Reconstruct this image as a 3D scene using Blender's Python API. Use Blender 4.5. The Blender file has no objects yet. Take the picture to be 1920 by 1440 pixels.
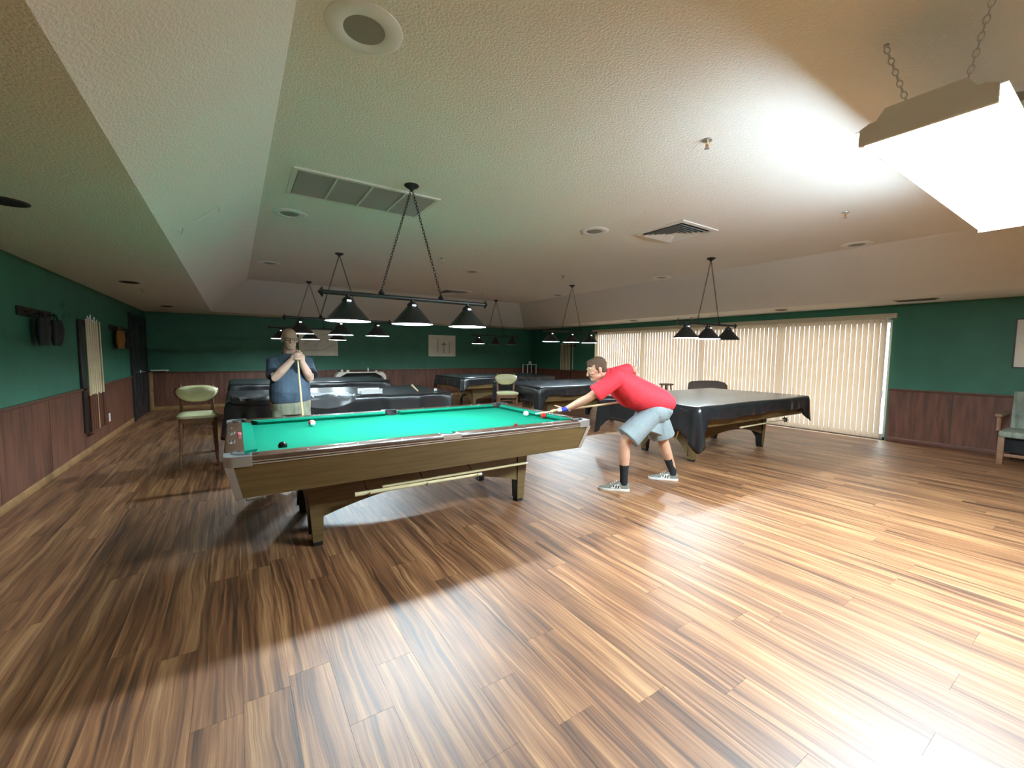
import bpy, bmesh, math, random
from mathutils import Vector, Matrix, Quaternion
from mathutils import noise as mnoise
random.seed(7)
S = bpy.context.scene
C = S.collection
PI = math.pi

# ------------------------------------------------------------------ camera
H = 1.43
cam_d = bpy.data.cameras.new('camera')
cam_d.sensor_width = 36.0
cam_d.lens = 790.67 / 1920 * 36.0
cam_d.clip_start = 0.05
cam_d.clip_end = 200
cam = bpy.data.objects.new('camera', cam_d)
C.objects.link(cam)
_r = Vector((0.83585, -0.54885, 0.01055)).normalized()
_u = Vector((0.03109, 0.06651, 0.99730)).normalized()
_f = Vector((0.54807, 0.83327, -0.07266)).normalized()
cam.matrix_world = Matrix(((_r.x, _u.x, -_f.x, 0), (_r.y, _u.y, -_f.y, 0), (_r.z, _u.z, -_f.z, H), (0, 0, 0, 1)))
S.camera = cam

# ------------------------------------------------------------------ world, exposure
BULB = 540.0      # billiard lamp bulbs
PANEL = 52.0      # hanging fluorescent
SKY = 4.6         # daylight outside the blinds
w = bpy.data.worlds.new('world')
S.world = w
w.use_nodes = True
w.node_tree.nodes['Background'].inputs[0].default_value = (0.92, 0.97, 1.0, 1)
w.node_tree.nodes['Background'].inputs[1].default_value = SKY
S.view_settings.view_transform = 'Standard'
S.view_settings.look = 'None'
S.view_settings.exposure = 1.12
S.view_settings.gamma = 1.0
S.view_settings.use_curve_mapping = False
S.cycles.use_denoising = True
S.cycles.max_bounces = 10
S.cycles.diffuse_bounces = 6
S.cycles.glossy_bounces = 4
S.cycles.transparent_max_bounces = 12
S.cycles.sample_clamp_indirect = 8.0
S.cycles.caustics_reflective = False
S.cycles.caustics_refractive = False

# ------------------------------------------------------------------ room numbers (metres)
XL, XR, YF, YN = -1.714, 9.30, 12.87, -3.2
ZC, ZU, ZW = 2.307, 2.89, 0.905
TXL, TXR, TYF, TYN = -0.415, 8.237, 11.836, -2.0
UXL, UXR, UYF, UYN = 0.263, 7.014, 10.34, -1.3
WY0, WY1, WZ = 2.47, 9.48, 2.12      # sliding door opening in the right wall

# ------------------------------------------------------------------ materials
MATS = {}
def mat(name, col, rough=0.6, metal=0.0, spec=0.5, noise=0.0, nscale=8.0, bump=0.0, bscale=60.0, coat=0.0, stretch=None, col2=None):
    if name in MATS:
        return MATS[name]
    m = bpy.data.materials.new(name)
    m.use_nodes = True
    nt = m.node_tree
    b = nt.nodes['Principled BSDF']
    b.inputs['Base Color'].default_value = (*col, 1)
    b.inputs['Roughness'].default_value = rough
    b.inputs['Metallic'].default_value = metal
    b.inputs['Specular IOR Level'].default_value = spec
    b.inputs['Coat Weight'].default_value = coat
    tc = nt.nodes.new('ShaderNodeTexCoord')
    vec = tc.outputs['Object']
    if stretch:
        mp = nt.nodes.new('ShaderNodeMapping')
        mp.inputs['Scale'].default_value = stretch
        nt.links.new(vec, mp.inputs['Vector'])
        vec = mp.outputs['Vector']
    if noise > 0 or col2:
        n = nt.nodes.new('ShaderNodeTexNoise')
        n.inputs['Scale'].default_value = nscale
        n.inputs['Detail'].default_value = 6
        nt.links.new(vec, n.inputs['Vector'])
        mx = nt.nodes.new('ShaderNodeMix')
        mx.data_type = 'RGBA'
        c2 = col2 if col2 else tuple(max(0, c * (1 - noise)) for c in col)
        c1 = col if col2 else tuple(min(1, c * (1 + noise * .6)) for c in col)
        mx.inputs[6].default_value = (*c1, 1)
        mx.inputs[7].default_value = (*c2, 1)
        rm = nt.nodes.new('ShaderNodeMapRange')
        rm.inputs[1].default_value = 0.35
        rm.inputs[2].default_value = 0.65
        nt.links.new(n.outputs['Fac'], rm.inputs[0])
        nt.links.new(rm.outputs[0], mx.inputs[0])
        nt.links.new(mx.outputs[2], b.inputs['Base Color'])
    if bump > 0:
        n2 = nt.nodes.new('ShaderNodeTexNoise')
        n2.inputs['Scale'].default_value = bscale
        n2.inputs['Detail'].default_value = 3
        nt.links.new(vec, n2.inputs['Vector'])
        bp = nt.nodes.new('ShaderNodeBump')
        bp.inputs['Strength'].default_value = bump
        bp.inputs['Distance'].default_value = 0.02
        nt.links.new(n2.outputs['Fac'], bp.inputs['Height'])
        nt.links.new(bp.outputs['Normal'], b.inputs['Normal'])
    MATS[name] = m
    return m

def emis(name, col, strength):
    m = bpy.data.materials.new(name)
    m.use_nodes = True
    nt = m.node_tree
    b = nt.nodes['Principled BSDF']
    b.inputs['Base Color'].default_value = (*col, 1)
    b.inputs['Emission Color'].default_value = (*col, 1)
    b.inputs['Emission Strength'].default_value = strength
    MATS[name] = m
    return m

def floor_material():
    m = bpy.data.materials.new('floor_wood')
    m.use_nodes = True
    nt = m.node_tree
    N, Lk = nt.nodes, nt.links
    b = N['Principled BSDF']
    at = N.new('ShaderNodeAttribute'); at.attribute_name = 'tone'
    geo = N.new('ShaderNodeNewGeometry')
    off = N.new('ShaderNodeVectorMath'); off.operation = 'SCALE'
    cmb = N.new('ShaderNodeCombineXYZ')
    for i in range(3):
        Lk.new(at.outputs['Fac'], cmb.inputs[i])
    Lk.new(cmb.outputs[0], off.inputs[0]); off.inputs['Scale'].default_value = 37.0
    add = N.new('ShaderNodeVectorMath'); add.operation = 'ADD'
    Lk.new(geo.outputs['Position'], add.inputs[0]); Lk.new(off.outputs[0], add.inputs[1])
    def noise(scale, detail, dist=0.0):
        mp = N.new('ShaderNodeMapping'); mp.inputs['Scale'].default_value = scale
        Lk.new(add.outputs[0], mp.inputs['Vector'])
        n = N.new('ShaderNodeTexNoise'); n.inputs['Scale'].default_value = 1.0
        n.inputs['Detail'].default_value = detail; n.inputs['Distortion'].default_value = dist
        Lk.new(mp.outputs[0], n.inputs['Vector'])
        return n.outputs['Fac']
    wob = noise((5.0, 1.6, 1), 2, 0.3)
    wm = N.new('ShaderNodeMath'); wm.operation = 'MULTIPLY_ADD'; wm.inputs[1].default_value = 0.06; wm.inputs[2].default_value = -0.03
    Lk.new(wob, wm.inputs[0])
    wv = N.new('ShaderNodeCombineXYZ'); Lk.new(wm.outputs[0], wv.inputs[0])
    add2 = N.new('ShaderNodeVectorMath'); add2.operation = 'ADD'
    Lk.new(add.outputs[0], add2.inputs[0]); Lk.new(wv.outputs[0], add2.inputs[1])
    patch = noise((7.0, 0.9, 1), 2, 0.4)
    add = add2
    streak = noise((40, 0.9, 1), 6, 0.9)
    fine = noise((190, 4.0, 1), 3, 0.3)
    cr = N.new('ShaderNodeValToRGB')
    cr.color_ramp.elements[0].position = 0.36; cr.color_ramp.elements[0].color = (0.075, 0.032, 0.015, 1)
    cr.color_ramp.elements[1].position = 0.68; cr.color_ramp.elements[1].color = (0.53, 0.285, 0.128, 1)
    e = cr.color_ramp.elements.new(0.47); e.color = (0.215, 0.088, 0.036, 1)
    e = cr.color_ramp.elements.new(0.56); e.color = (0.350, 0.160, 0.068, 1)
    mxp = N.new('ShaderNodeMath'); mxp.operation = 'MULTIPLY_ADD'; mxp.inputs[1].default_value = 0.62
    sc2 = N.new('ShaderNodeMath'); sc2.operation = 'MULTIPLY'; sc2.inputs[1].default_value = 0.40
    Lk.new(patch, sc2.inputs[0]); Lk.new(streak, mxp.inputs[0]); Lk.new(sc2.outputs[0], mxp.inputs[2])
    Lk.new(mxp.outputs[0], cr.inputs[0])
    mul = N.new('ShaderNodeMix'); mul.data_type = 'RGBA'; mul.blend_type = 'MULTIPLY'
    mul.inputs[0].default_value = 1.0
    rm = N.new('ShaderNodeMapRange'); rm.inputs[1].default_value = 0.3; rm.inputs[2].default_value = 0.7
    rm.inputs[3].default_value = 0.74; rm.inputs[4].default_value = 1.18
    Lk.new(fine, rm.inputs[0])
    Lk.new(cr.outputs[0], mul.inputs[6]); Lk.new(rm.outputs[0], mul.inputs[7])
    tone = N.new('ShaderNodeMapRange'); tone.inputs[3].default_value = 0.88; tone.inputs[4].default_value = 1.10
    Lk.new(at.outputs['Fac'], tone.inputs[0])
    m2 = N.new('ShaderNodeMix'); m2.data_type = 'RGBA'; m2.blend_type = 'MULTIPLY'; m2.inputs[0].default_value = 1.0
    Lk.new(mul.outputs[2], m2.inputs[6]); Lk.new(tone.outputs[0], m2.inputs[7])
    Lk.new(m2.outputs[2], b.inputs['Base Color'])
    b.inputs['Roughness'].default_value = 0.47
    b.inputs['Specular IOR Level'].default_value = 1.0
    bp = N.new('ShaderNodeBump'); bp.inputs['Strength'].default_value = 0.12; bp.inputs['Distance'].default_value = 0.003
    Lk.new(fine, bp.inputs['Height']); Lk.new(bp.outputs[0], b.inputs['Normal'])
    MATS['floor_wood'] = m
    return m

floor_material()
mat('green_paint', (0.036, 0.165, 0.100), 0.55, noise=0.10, nscale=3, bump=0.08, bscale=120)
mat('ceiling_paint', (0.88, 0.89, 0.86), 0.85, spec=0.2, bump=0.42, bscale=75)
mat('wainscot', (0.175, 0.064, 0.032), 0.48, noise=0.0, col2=(0.090, 0.030, 0.014), nscale=3.0, stretch=(6, 6, 0.7))
mat('trim_wood', (0.12, 0.045, 0.024), 0.42, noise=0.25, nscale=5, stretch=(2, 2, 6))
mat('oak_trim', (0.36, 0.20, 0.08), 0.45, noise=0.25, nscale=6)
mat('black_door', (0.012, 0.012, 0.014), 0.45)
mat('subfloor', (0.03, 0.018, 0.010), 0.8)
mat('white_paint', (0.78, 0.77, 0.73), 0.5)
mat('white_plastic', (0.84, 0.86, 0.87), 0.35)
mat('grille', (0.30, 0.30, 0.26), 0.6, bump=0.3, bscale=300)
mat('black_metal', (0.012, 0.013, 0.013), 0.38)
mat('shade_white', (0.88, 0.88, 0.86), 0.6)
mat('laminate', (0.165, 0.108, 0.040), 0.40, col2=(0.125, 0.080, 0.028), nscale=4, stretch=(0.8, 0.8, 14))
mat('rail_wood', (0.100, 0.055, 0.034), 0.26, col2=(0.075, 0.038, 0.024), nscale=4, stretch=(1.5, 12, 8))
mat('cloth', (0.0, 0.148, 0.086), 0.95, spec=0.12, noise=0.05, nscale=30, bump=0.08, bscale=500)
mat('casting', (0.62, 0.65, 0.66), 0.33, metal=0.85)
mat('aluminium', (0.75, 0.75, 0.72), 0.3, metal=0.9)
mat('black_plastic', (0.010, 0.010, 0.010), 0.45)
mat('black_inner', (0.006, 0.006, 0.006), 0.8)
mat('vinyl', (0.017, 0.018, 0.020), 0.26, spec=0.6, bump=0.12, bscale=9)
mat('vinyl_back', (0.10, 0.105, 0.11), 0.32, spec=0.6, bump=0.1, bscale=9)
mat('steel', (0.55, 0.55, 0.53), 0.35, metal=1.0)
mat('brass', (0.60, 0.47, 0.22), 0.35, metal=0.9)
mat('maple', (0.72, 0.53, 0.28), 0.35, noise=0.08, nscale=5)
mat('pale_maple', (0.78, 0.62, 0.36), 0.35, noise=0.06, nscale=5)
mat('stick_pale', (0.80, 0.70, 0.42), 0.35, noise=0.06, nscale=5)
mat('cue_butt', (0.13, 0.045, 0.022), 0.3)
mat('chair_vinyl', (0.55, 0.53, 0.30), 0.30, spec=0.6, noise=0.05, nscale=12)
mat('chair_wood', (0.16, 0.075, 0.036), 0.35, noise=0.25, nscale=6, stretch=(8, 8, 1))
mat('skin', (0.56, 0.31, 0.20), 0.55, noise=0.06, nscale=25)
mat('skin_lightened', (0.62, 0.37, 0.28), 0.55, noise=0.06, nscale=25)  # standing man's skin, lightened to make up for the dim light on him
mat('red_shirt', (0.78, 0.035, 0.055), 0.8, noise=0.06, nscale=18, bump=0.8, bscale=7)
mat('grey_shorts', (0.23, 0.27, 0.28), 0.75, noise=0.06, nscale=20, bump=0.6, bscale=9)
mat('sock', (0.012, 0.012, 0.014), 0.9)
mat('shoe_grey', (0.20, 0.19, 0.15), 0.8, noise=0.35, nscale=90)
mat('shoe_white', (0.85, 0.84, 0.80), 0.5)
mat('shoe_panel', (0.62, 0.58, 0.50), 0.6)
mat('hair', (0.115, 0.060, 0.033), 0.55, noise=0.45, nscale=60, stretch=(1, 1, 4), bump=0.5, bscale=90)
mat('grey_hair', (0.38, 0.36, 0.33), 0.6, noise=0.3, nscale=60)
mat('navy_shirt', (0.055, 0.085, 0.125), 0.8, noise=0.08, nscale=18, bump=0.8, bscale=7)
mat('navy_trim', (0.012, 0.016, 0.028), 0.8)
mat('khaki', (0.22, 0.225, 0.155), 0.85, noise=0.15, nscale=14, bump=0.25, bscale=14)
mat('glove_blue', (0.02, 0.035, 0.42), 0.6)
mat('glove_white', (0.78, 0.76, 0.74), 0.6)
mat('eye_white', (0.35, 0.32, 0.30), 0.3)
mat('iris', (0.03, 0.02, 0.015), 0.2)
mat('ball_white', (0.86, 0.84, 0.76), 0.10)
mat('ball_black', (0.006, 0.006, 0.007), 0.08)
mat('ball_red', (0.62, 0.02, 0.015), 0.10)
mat('chalk_pink', (0.72, 0.16, 0.20), 0.9)
mat('chalk_red', (0.30, 0.03, 0.02), 0.9)
mat('chalk_pale', (0.55, 0.62, 0.50), 0.9)
mat('paper', (0.82, 0.79, 0.66), 0.5, noise=0.08, nscale=4)
mat('paper_dark', (0.36, 0.30, 0.19), 0.6)
mat('paper_light', (0.80, 0.75, 0.64), 0.5)
mat('frame_dark', (0.015, 0.012, 0.010), 0.4)
mat('bag_black', (0.008, 0.008, 0.009), 0.7, bump=0.3, bscale=18)
mat('bag_orange', (0.30, 0.12, 0.015), 0.7, bump=0.3, bscale=18)
mat('armchair', (0.085, 0.045, 0.028), 0.6, noise=0.15, nscale=10)
mat('stool_wood', (0.16, 0.085, 0.045), 0.4, noise=0.2, nscale=8)
mat('bench_cloth', (0.34, 0.37, 0.30), 0.7, col2=(0.18, 0.21, 0.16), nscale=2.0, stretch=(14, 14, 0.3))
mat('bench_wood', (0.30, 0.16, 0.085), 0.5, noise=0.2, nscale=8)
mat('box_white', (0.75, 0.75, 0.75), 0.5)
mat('patio', (0.55, 0.54, 0.50), 0.85, noise=0.15, nscale=3)
mat('alu_frame', (0.48, 0.47, 0.44), 0.4, metal=0.7)
mat('headrail', (0.56, 0.50, 0.36), 0.5)
emis('vent_glow', (0.9, 0.97, 1.0), 2.2)
emis('bulb', (0.73, 0.905, 1.0), BULB)
emis('panel_light', (0.72, 0.90, 1.0), PANEL)

def slat_material():
    m = bpy.data.materials.new('blind_slat')
    m.use_nodes = True
    nt = m.node_tree
    N, Lk = nt.nodes, nt.links
    out = N['Material Output']
    b = N['Principled BSDF']
    b.inputs['Base Color'].default_value = (0.58, 0.50, 0.42, 1)
    b.inputs['Roughness'].default_value = 0.6
    t = N.new('ShaderNodeBsdfTranslucent'); t.inputs[0].default_value = (0.78, 0.65, 0.54, 1)
    mx = N.new('ShaderNodeMixShader'); mx.inputs[0].default_value = 0.46
    Lk.new(b.outputs[0], mx.inputs[1]); Lk.new(t.outputs[0], mx.inputs[2]); Lk.new(mx.outputs[0], out.inputs[0])
    MATS['blind_slat'] = m
def glass_material():
    m = bpy.data.materials.new('window_glass')
    m.use_nodes = True
    nt = m.node_tree
    N, Lk = nt.nodes, nt.links
    out = N['Material Output']
    t = N.new('ShaderNodeBsdfTransparent'); t.inputs[0].default_value = (0.93, 0.97, 0.95, 1)
    g = N.new('ShaderNodeBsdfGlossy'); g.inputs['Roughness'].default_value = 0.02
    mx = N.new('ShaderNodeMixShader'); mx.inputs[0].default_value = 0.07
    Lk.new(t.outputs[0], mx.inputs[1]); Lk.new(g.outputs[0], mx.inputs[2]); Lk.new(mx.outputs[0], out.inputs[0])
    MATS['window_glass'] = m
slat_material()
glass_material()

# ------------------------------------------------------------------ mesh builder
class MB:
    def __init__(self):
        self.v = []; self.f = []
    def add(self, vs, fs):
        o = len(self.v)
        self.v += [tuple(x) for x in vs]
        self.f += [tuple(i + o for i in q) for q in fs]
        return self
    def box(self, x0, x1, y0, y1, z0, z1, ch=0.0):
        if ch <= 0:
            vs = [(x, y, z) for z in (z0, z1) for y in (y0, y1) for x in (x0, x1)]
            fs = [(0, 2, 3, 1), (4, 5, 7, 6), (0, 1, 5, 4), (2, 6, 7, 3), (0, 4, 6, 2), (1, 3, 7, 5)]
            return self.add(vs, fs)
        ch = min(ch, (x1 - x0) * .45, (y1 - y0) * .45, (z1 - z0) * .45)
        bm = bmesh.new()
        g = bmesh.ops.create_cube(bm, size=1)
        for q in g['verts']:
            q.co = Vector(((x0 + x1) / 2 + q.co.x * (x1 - x0), (y0 + y1) / 2 + q.co.y * (y1 - y0), (z0 + z1) / 2 + q.co.z * (z1 - z0)))
        bmesh.ops.bevel(bm, geom=bm.edges[:], offset=ch, segments=2, affect='EDGES', profile=0.5)
        self.addbm(bm)
        return self
    def addbm(self, bm):
        bm.verts.ensure_lookup_table()
        idx = {q: i for i, q in enumerate(bm.verts)}
        self.add([tuple(q.co) for q in bm.verts], [tuple(idx[q] for q in f.verts) for f in bm.faces])
        bm.free()
    def hexa(self, bot, top):
        """prism between two 4-point loops (ccw from above)"""
        return self.add(list(bot) + list(top), [(3, 2, 1, 0), (4, 5, 6, 7), (0, 1, 5, 4), (1, 2, 6, 5), (2, 3, 7, 6), (3, 0, 4, 7)])
    def extrude(self, outline, z0, z1):
        n = len(outline)
        vs = [(x, y, z0) for x, y in outline] + [(x, y, z1) for x, y in outline]
        fs = [tuple(range(n - 1, -1, -1)), tuple(range(n, 2 * n))]
        fs += [(i, (i + 1) % n, n + (i + 1) % n, n + i) for i in range(n)]
        return self.add(vs, fs)
    def profile(self, pts, axis, a0, a1):
        """closed 2-D profile swept along an axis: axis 'x' -> pts (y,z); 'y' -> pts (x,z)"""
        n = len(pts)
        if axis == 'x':
            vs = [(a0, p, q) for p, q in pts] + [(a1, p, q) for p, q in pts]
        else:
            vs = [(p, a0, q) for p, q in pts] + [(p, a1, q) for p, q in pts]
        fs = [tuple(range(n)), tuple(range(2 * n - 1, n - 1, -1))]
        fs += [(i, n + i, n + (i + 1) % n, (i + 1) % n) for i in range(n)]
        return self.add(vs, fs)
    def loft(self, rings, cap=True, closed=True):
        n = len(rings[0])
        vs = [p for r in rings for p in r]
        fs = []
        for k in range(len(rings) - 1):
            for i in range(n if closed else n - 1):
                j = (i + 1) % n
                fs.append((k * n + i, k * n + j, (k + 1) * n + j, (k + 1) * n + i))
        if cap:
            fs.append(tuple(range(n - 1, -1, -1)))
            m = (len(rings) - 1) * n
            fs.append(tuple(m + i for i in range(n)))
        return self.add(vs, fs)
    def cyl(self, p0, p1, r0, r1=None, n=16):
        r1 = r0 if r1 is None else r1
        p0, p1 = Vector(p0), Vector(p1)
        d = (p1 - p0).normalized()
        a = d.orthogonal().normalized(); b = d.cross(a)
        rg = lambda p, r: [p + a * (r * math.cos(2 * PI * i / n)) + b * (r * math.sin(2 * PI * i / n)) for i in range(n)]
        return self.loft([rg(p0, r0), rg(p1, r1)])
    def tube(self, pts, r, n=8, closed=False):
        pts = [Vector(p) for p in pts]
        m = len(pts)
        rs = r if isinstance(r, (list, tuple)) else [r] * m
        rings = []
        ref = None
        for i, p in enumerate(pts):
            if closed:
                t = (pts[(i + 1) % m] - pts[i - 1]).normalized()
            else:
                t = (pts[min(i + 1, m - 1)] - pts[max(i - 1, 0)]).normalized()
            if ref is None:
                ref = t.orthogonal().normalized()
            ref = (ref - t * ref.dot(t))
            ref = ref.normalized() if ref.length > 1e-6 else t.orthogonal().normalized()
            b = t.cross(ref)
            rings.append([p + ref * (rs[i] * math.cos(2 * PI * k / n)) + b * (rs[i] * math.sin(2 * PI * k / n)) for k in range(n)])
        if closed:
            rings.append(rings[0])
            o = len(self.v)
            self.loft(rings, cap=False)
        else:
            self.loft(rings)
        return self
    def lathe(self, prof, c=(0, 0, 0), n=24, cap=False):
        rings = [[(c[0] + r * math.cos(2 * PI * i / n), c[1] + r * math.sin(2 * PI * i / n), c[2] + z) for i in range(n)] for r, z in prof]
        return self.loft(rings, cap=cap)
    def ellipsoid(self, c, ax, n=16, m=10):
        """ax: three vectors (half axes)"""
        c = Vector(c); a, b, d = (Vector(q) for q in ax)
        vs = [c - d]
        for j in range(1, m):
            th = PI * j / m - PI / 2
            for i in range(n):
                ph = 2 * PI * i / n
                vs.append(c + a * (math.cos(th) * math.cos(ph)) + b * (math.cos(th) * math.sin(ph)) + d * math.sin(th))
        vs.append(c + d)
        fs = [(0, 1 + (i + 1) % n, 1 + i) for i in range(n)]
        for j in range(m - 2):
            for i in range(n):
                k = (i + 1) % n
                fs.append((1 + j * n + i, 1 + j * n + k, 1 + (j + 1) * n + k, 1 + (j + 1) * n + i))
        e = len(vs) - 1; b0 = 1 + (m - 2) * n
        fs += [(e, b0 + i, b0 + (i + 1) % n) for i in range(n)]
        return self.add(vs, fs)
    def sphere(self, c, r, n=16, m=10):
        return self.ellipsoid(c, ((r, 0, 0), (0, r, 0), (0, 0, r)), n, m)
    def chain(self, pts, radii, side=None, n=14, round_ends=True):
        """limb: elliptical rings along a polyline; radii (a across 'side', b other) or scalar"""
        pts = [Vector(p) for p in pts]
        rad = [(r, r) if not isinstance(r, (tuple, list)) else r for r in radii]
        if round_ends:
            d0 = (pts[0] - pts[1]).normalized(); d1 = (pts[-1] - pts[-2]).normalized()
            r0 = min(rad[0]); r1 = min(rad[-1])
            pre = [(pts[0] + d0 * (r0 * math.sin(t)), (rad[0][0] * math.cos(t), rad[0][1] * math.cos(t))) for t in (1.45, 1.0, 0.5)]
            post = [(pts[-1] + d1 * (r1 * math.sin(t)), (rad[-1][0] * math.cos(t), rad[-1][1] * math.cos(t))) for t in (0.5, 1.0, 1.45)]
            pts = [p for p, _ in pre] + pts + [p for p, _ in post]
            rad = [r for _, r in pre] + rad + [r for _, r in post]
        m = len(pts)
        rings = []
        ref = Vector(side) if side is not None else None
        for i, p in enumerate(pts):
            t = (pts[min(i + 1, m - 1)] - pts[max(i - 1, 0)]).normalized()
            if ref is None:
                ref = t.orthogonal().normalized()
            q = ref - t * ref.dot(t)
            if q.length < 1e-4:
                q = t.orthogonal()
            q.normalize()
            if side is None:
                ref = q
            b = t.cross(q)
            a_, b_ = rad[i]
            rings.append([p + q * (a_ * math.cos(2 * PI * k / n)) + b * (b_ * math.sin(2 * PI * k / n)) for k in range(n)])
        return self.loft(rings)
    def mesh(self, name, sharp=35):
        me = bpy.data.meshes.new(name)
        me.from_pydata([tuple(p) for p in self.v], [], self.f)
        me.validate()
        bm = bmesh.new(); bm.from_mesh(me)
        bmesh.ops.recalc_face_normals(bm, faces=bm.faces)
        bm.to_mesh(me); bm.free()
        if sharp:
            for p in me.polygons:
                p.use_smooth = True
            me.set_sharp_from_angle(angle=math.radians(sharp))
        return me
    def build(self, name, material, parent=None, sharp=35, loc=None, shift=None):
        if shift is not None:
            s = Vector(shift)
            self.v = [tuple(Vector(p) - s) for p in self.v]
        me = self.mesh(name, sharp)
        me.materials.append(MATS[material] if isinstance(material, str) else material)
        return link(name, me, parent, loc)

def link(name, me, parent=None, loc=None):
    o = bpy.data.objects.new(name, me)
    C.objects.link(o)
    if parent is not None:
        o.parent = parent
    if loc is not None:
        o.location = loc
    return o

def tag(o, label, cat, group=None, kind=None):
    o['label'] = label
    o['category'] = cat
    if group: o['group'] = group
    if kind: o['kind'] = kind
    return o

def thing(name, label, cat, loc=(0, 0, 0), rz=0.0, group=None):
    o = bpy.data.objects.new(name, None)
    o.empty_display_size = 0.1
    C.objects.link(o)
    o.location = loc
    o.rotation_euler = (0, 0, rz)
    return tag(o, label, cat, group)

def structure(o):
    o['kind'] = 'structure'
    return o

def copy_tree(o, parent=None):
    c = o.copy()
    C.objects.link(c)
    if parent is not None:
        c.parent = parent
    for ch in list(o.children):
        copy_tree(ch, c)
    return c

def remesh(name, mb, voxel, material, parent, base, smooth=4, sharp=0, decimate=None):
    me = bpy.data.meshes.new(name + '_src')
    me.from_pydata([tuple(Vector(p) - Vector(base)) for p in mb.v], [], mb.f)
    bm = bmesh.new(); bm.from_mesh(me)
    bmesh.ops.recalc_face_normals(bm, faces=bm.faces)
    bm.to_mesh(me); bm.free()
    o = bpy.data.objects.new(name + '_src', me)
    C.objects.link(o)
    r = o.modifiers.new('r', 'REMESH'); r.mode = 'VOXEL'; r.voxel_size = voxel
    if smooth:
        s = o.modifiers.new('s', 'SMOOTH'); s.factor = 0.5; s.iterations = smooth
    if decimate:
        d = o.modifiers.new('d', 'DECIMATE'); d.ratio = decimate
    dg = bpy.context.evaluated_depsgraph_get()
    dg.update()
    ev = o.evaluated_get(dg)
    out = bpy.data.meshes.new_from_object(ev)
    out.name = name
    out.materials.clear()
    out.materials.append(MATS[material])
    for p in out.polygons:
        p.use_smooth = True
    bpy.data.objects.remove(o)
    bpy.data.meshes.remove(me)
    return link(name, out, parent)

# ================================================================== STRUCTURE
# ---- floor: planks run away from the near wall
PW, PL, GAP = 0.170, 1.22, 0.0009
floor = structure(MB().box(XL - .15, XR + .15, YN - .15, YF + .15, -0.08, -0.003).build('floor', 'subfloor', sharp=0))
floor['label'] = 'dark glossy wood plank floor of the billiard room'
planks = []
row = 0
x = XL
while x < XR - 0.01:
    x1 = min(x + PW, XR)
    y = YN - random.uniform(0.05, 1.15)
    while y < YF:
        y0, y1 = max(y, YN), min(y + PL, YF)
        if y1 - y0 > 0.03:
            planks.append((x, x1, y0, y1, random.random()))
        y += PL
    x += PW
def cam_px(p):
    d = Vector(p) - Vector((0, 0, H))
    z = d.dot(_f)
    if z <= 0.05:
        return None
    return (960 + 790.67 * d.dot(_r) / z, 720 - 790.67 * d.dot(_u) / z, z)
def plank_size(p):
    """how much of the view a plank fills, for choosing which are objects of their own"""
    x0, x1, y0, y1, t = p
    best = 0
    for k in range(5):
        q = cam_px(((x0 + x1) / 2, y0 + (y1 - y0) * k / 4, 0))
        if q and -60 < q[0] < 1980 and -60 < q[1] < 1500:
            best += (y1 - y0) * (x1 - x0) / (q[2] ** 3)
    return best
planks.sort(key=plank_size, reverse=True)
def plank_mb(x0, x1, y0, y1):
    g = GAP / 2; c = 0.0012
    a = [(x0 + g, y0 + g), (x1 - g, y0 + g), (x1 - g, y1 - g), (x0 + g, y1 - g)]
    i = [(x0 + g + c, y0 + g + c), (x1 - g - c, y0 + g + c), (x1 - g - c, y1 - g - c), (x0 + g + c, y1 - g - c)]
    mb = MB()
    mb.loft([[(p[0], p[1], -0.004) for p in a], [(p[0], p[1], 0) for p in a]])
    return mb
full = {}
def plank_mesh(w_, l_, t):
    key = (round(w_, 3), round(l_, 3), round(t * 13))
    if key not in full:
        me = plank_mb(-w_ / 2, w_ / 2, -l_ / 2, l_ / 2).mesh('plank', 0)
        me.materials.append(MATS['floor_wood'])
        at = me.attributes.new('tone', 'FLOAT', 'FACE')
        for d in at.data: d.value = round(t * 13) / 13
        full[key] = me
    return full[key]
for (x0, x1, y0, y1, t) in planks[:300]:
    link('plank', plank_mesh(x1 - x0, y1 - y0, t), floor, ((x0 + x1) / 2, (y0 + y1) / 2, 0))
rest = MB(); tones = []
for (x0, x1, y0, y1, t) in planks[300:]:
    n0 = len(rest.f)
    q = plank_mb(x0, x1, y0, y1)
    rest.add(q.v, q.f)
    tones += [t] * (len(rest.f) - n0)
me = bpy.data.meshes.new('plank_field')
me.from_pydata(rest.v, [], rest.f)
at = me.attributes.new('tone', 'FLOAT', 'FACE')
for d, t in zip(at.data, tones): d.value = t
me.materials.append(MATS['floor_wood'])
pf = link('plank_field', me, floor)
pf['kind'] = 'stuff'

# ---- walls
T = 0.16
wall_left = structure(MB().box(XL - T, XL, YN - T, YF + T, 0, 3.1).build('wall_left', 'green_paint', sharp=0))
wall_far = structure(MB().box(XL, XR, YF, YF + T, 0, 3.1).build('wall_far', 'green_paint', sharp=0))
wall_near = structure(MB().box(XL, XR, YN - T, YN, 0, 3.1).build('wall_near', 'green_paint', sharp=0))
wall_right = structure(MB().box(XR, XR + T, YN - T, WY0, 0, 3.1).box(XR, XR + T, WY1, YF + T, 0, 3.1)
                       .box(XR, XR + T, WY0, WY1, WZ, 3.1).build('wall_right', 'green_paint', sharp=0))
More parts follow.
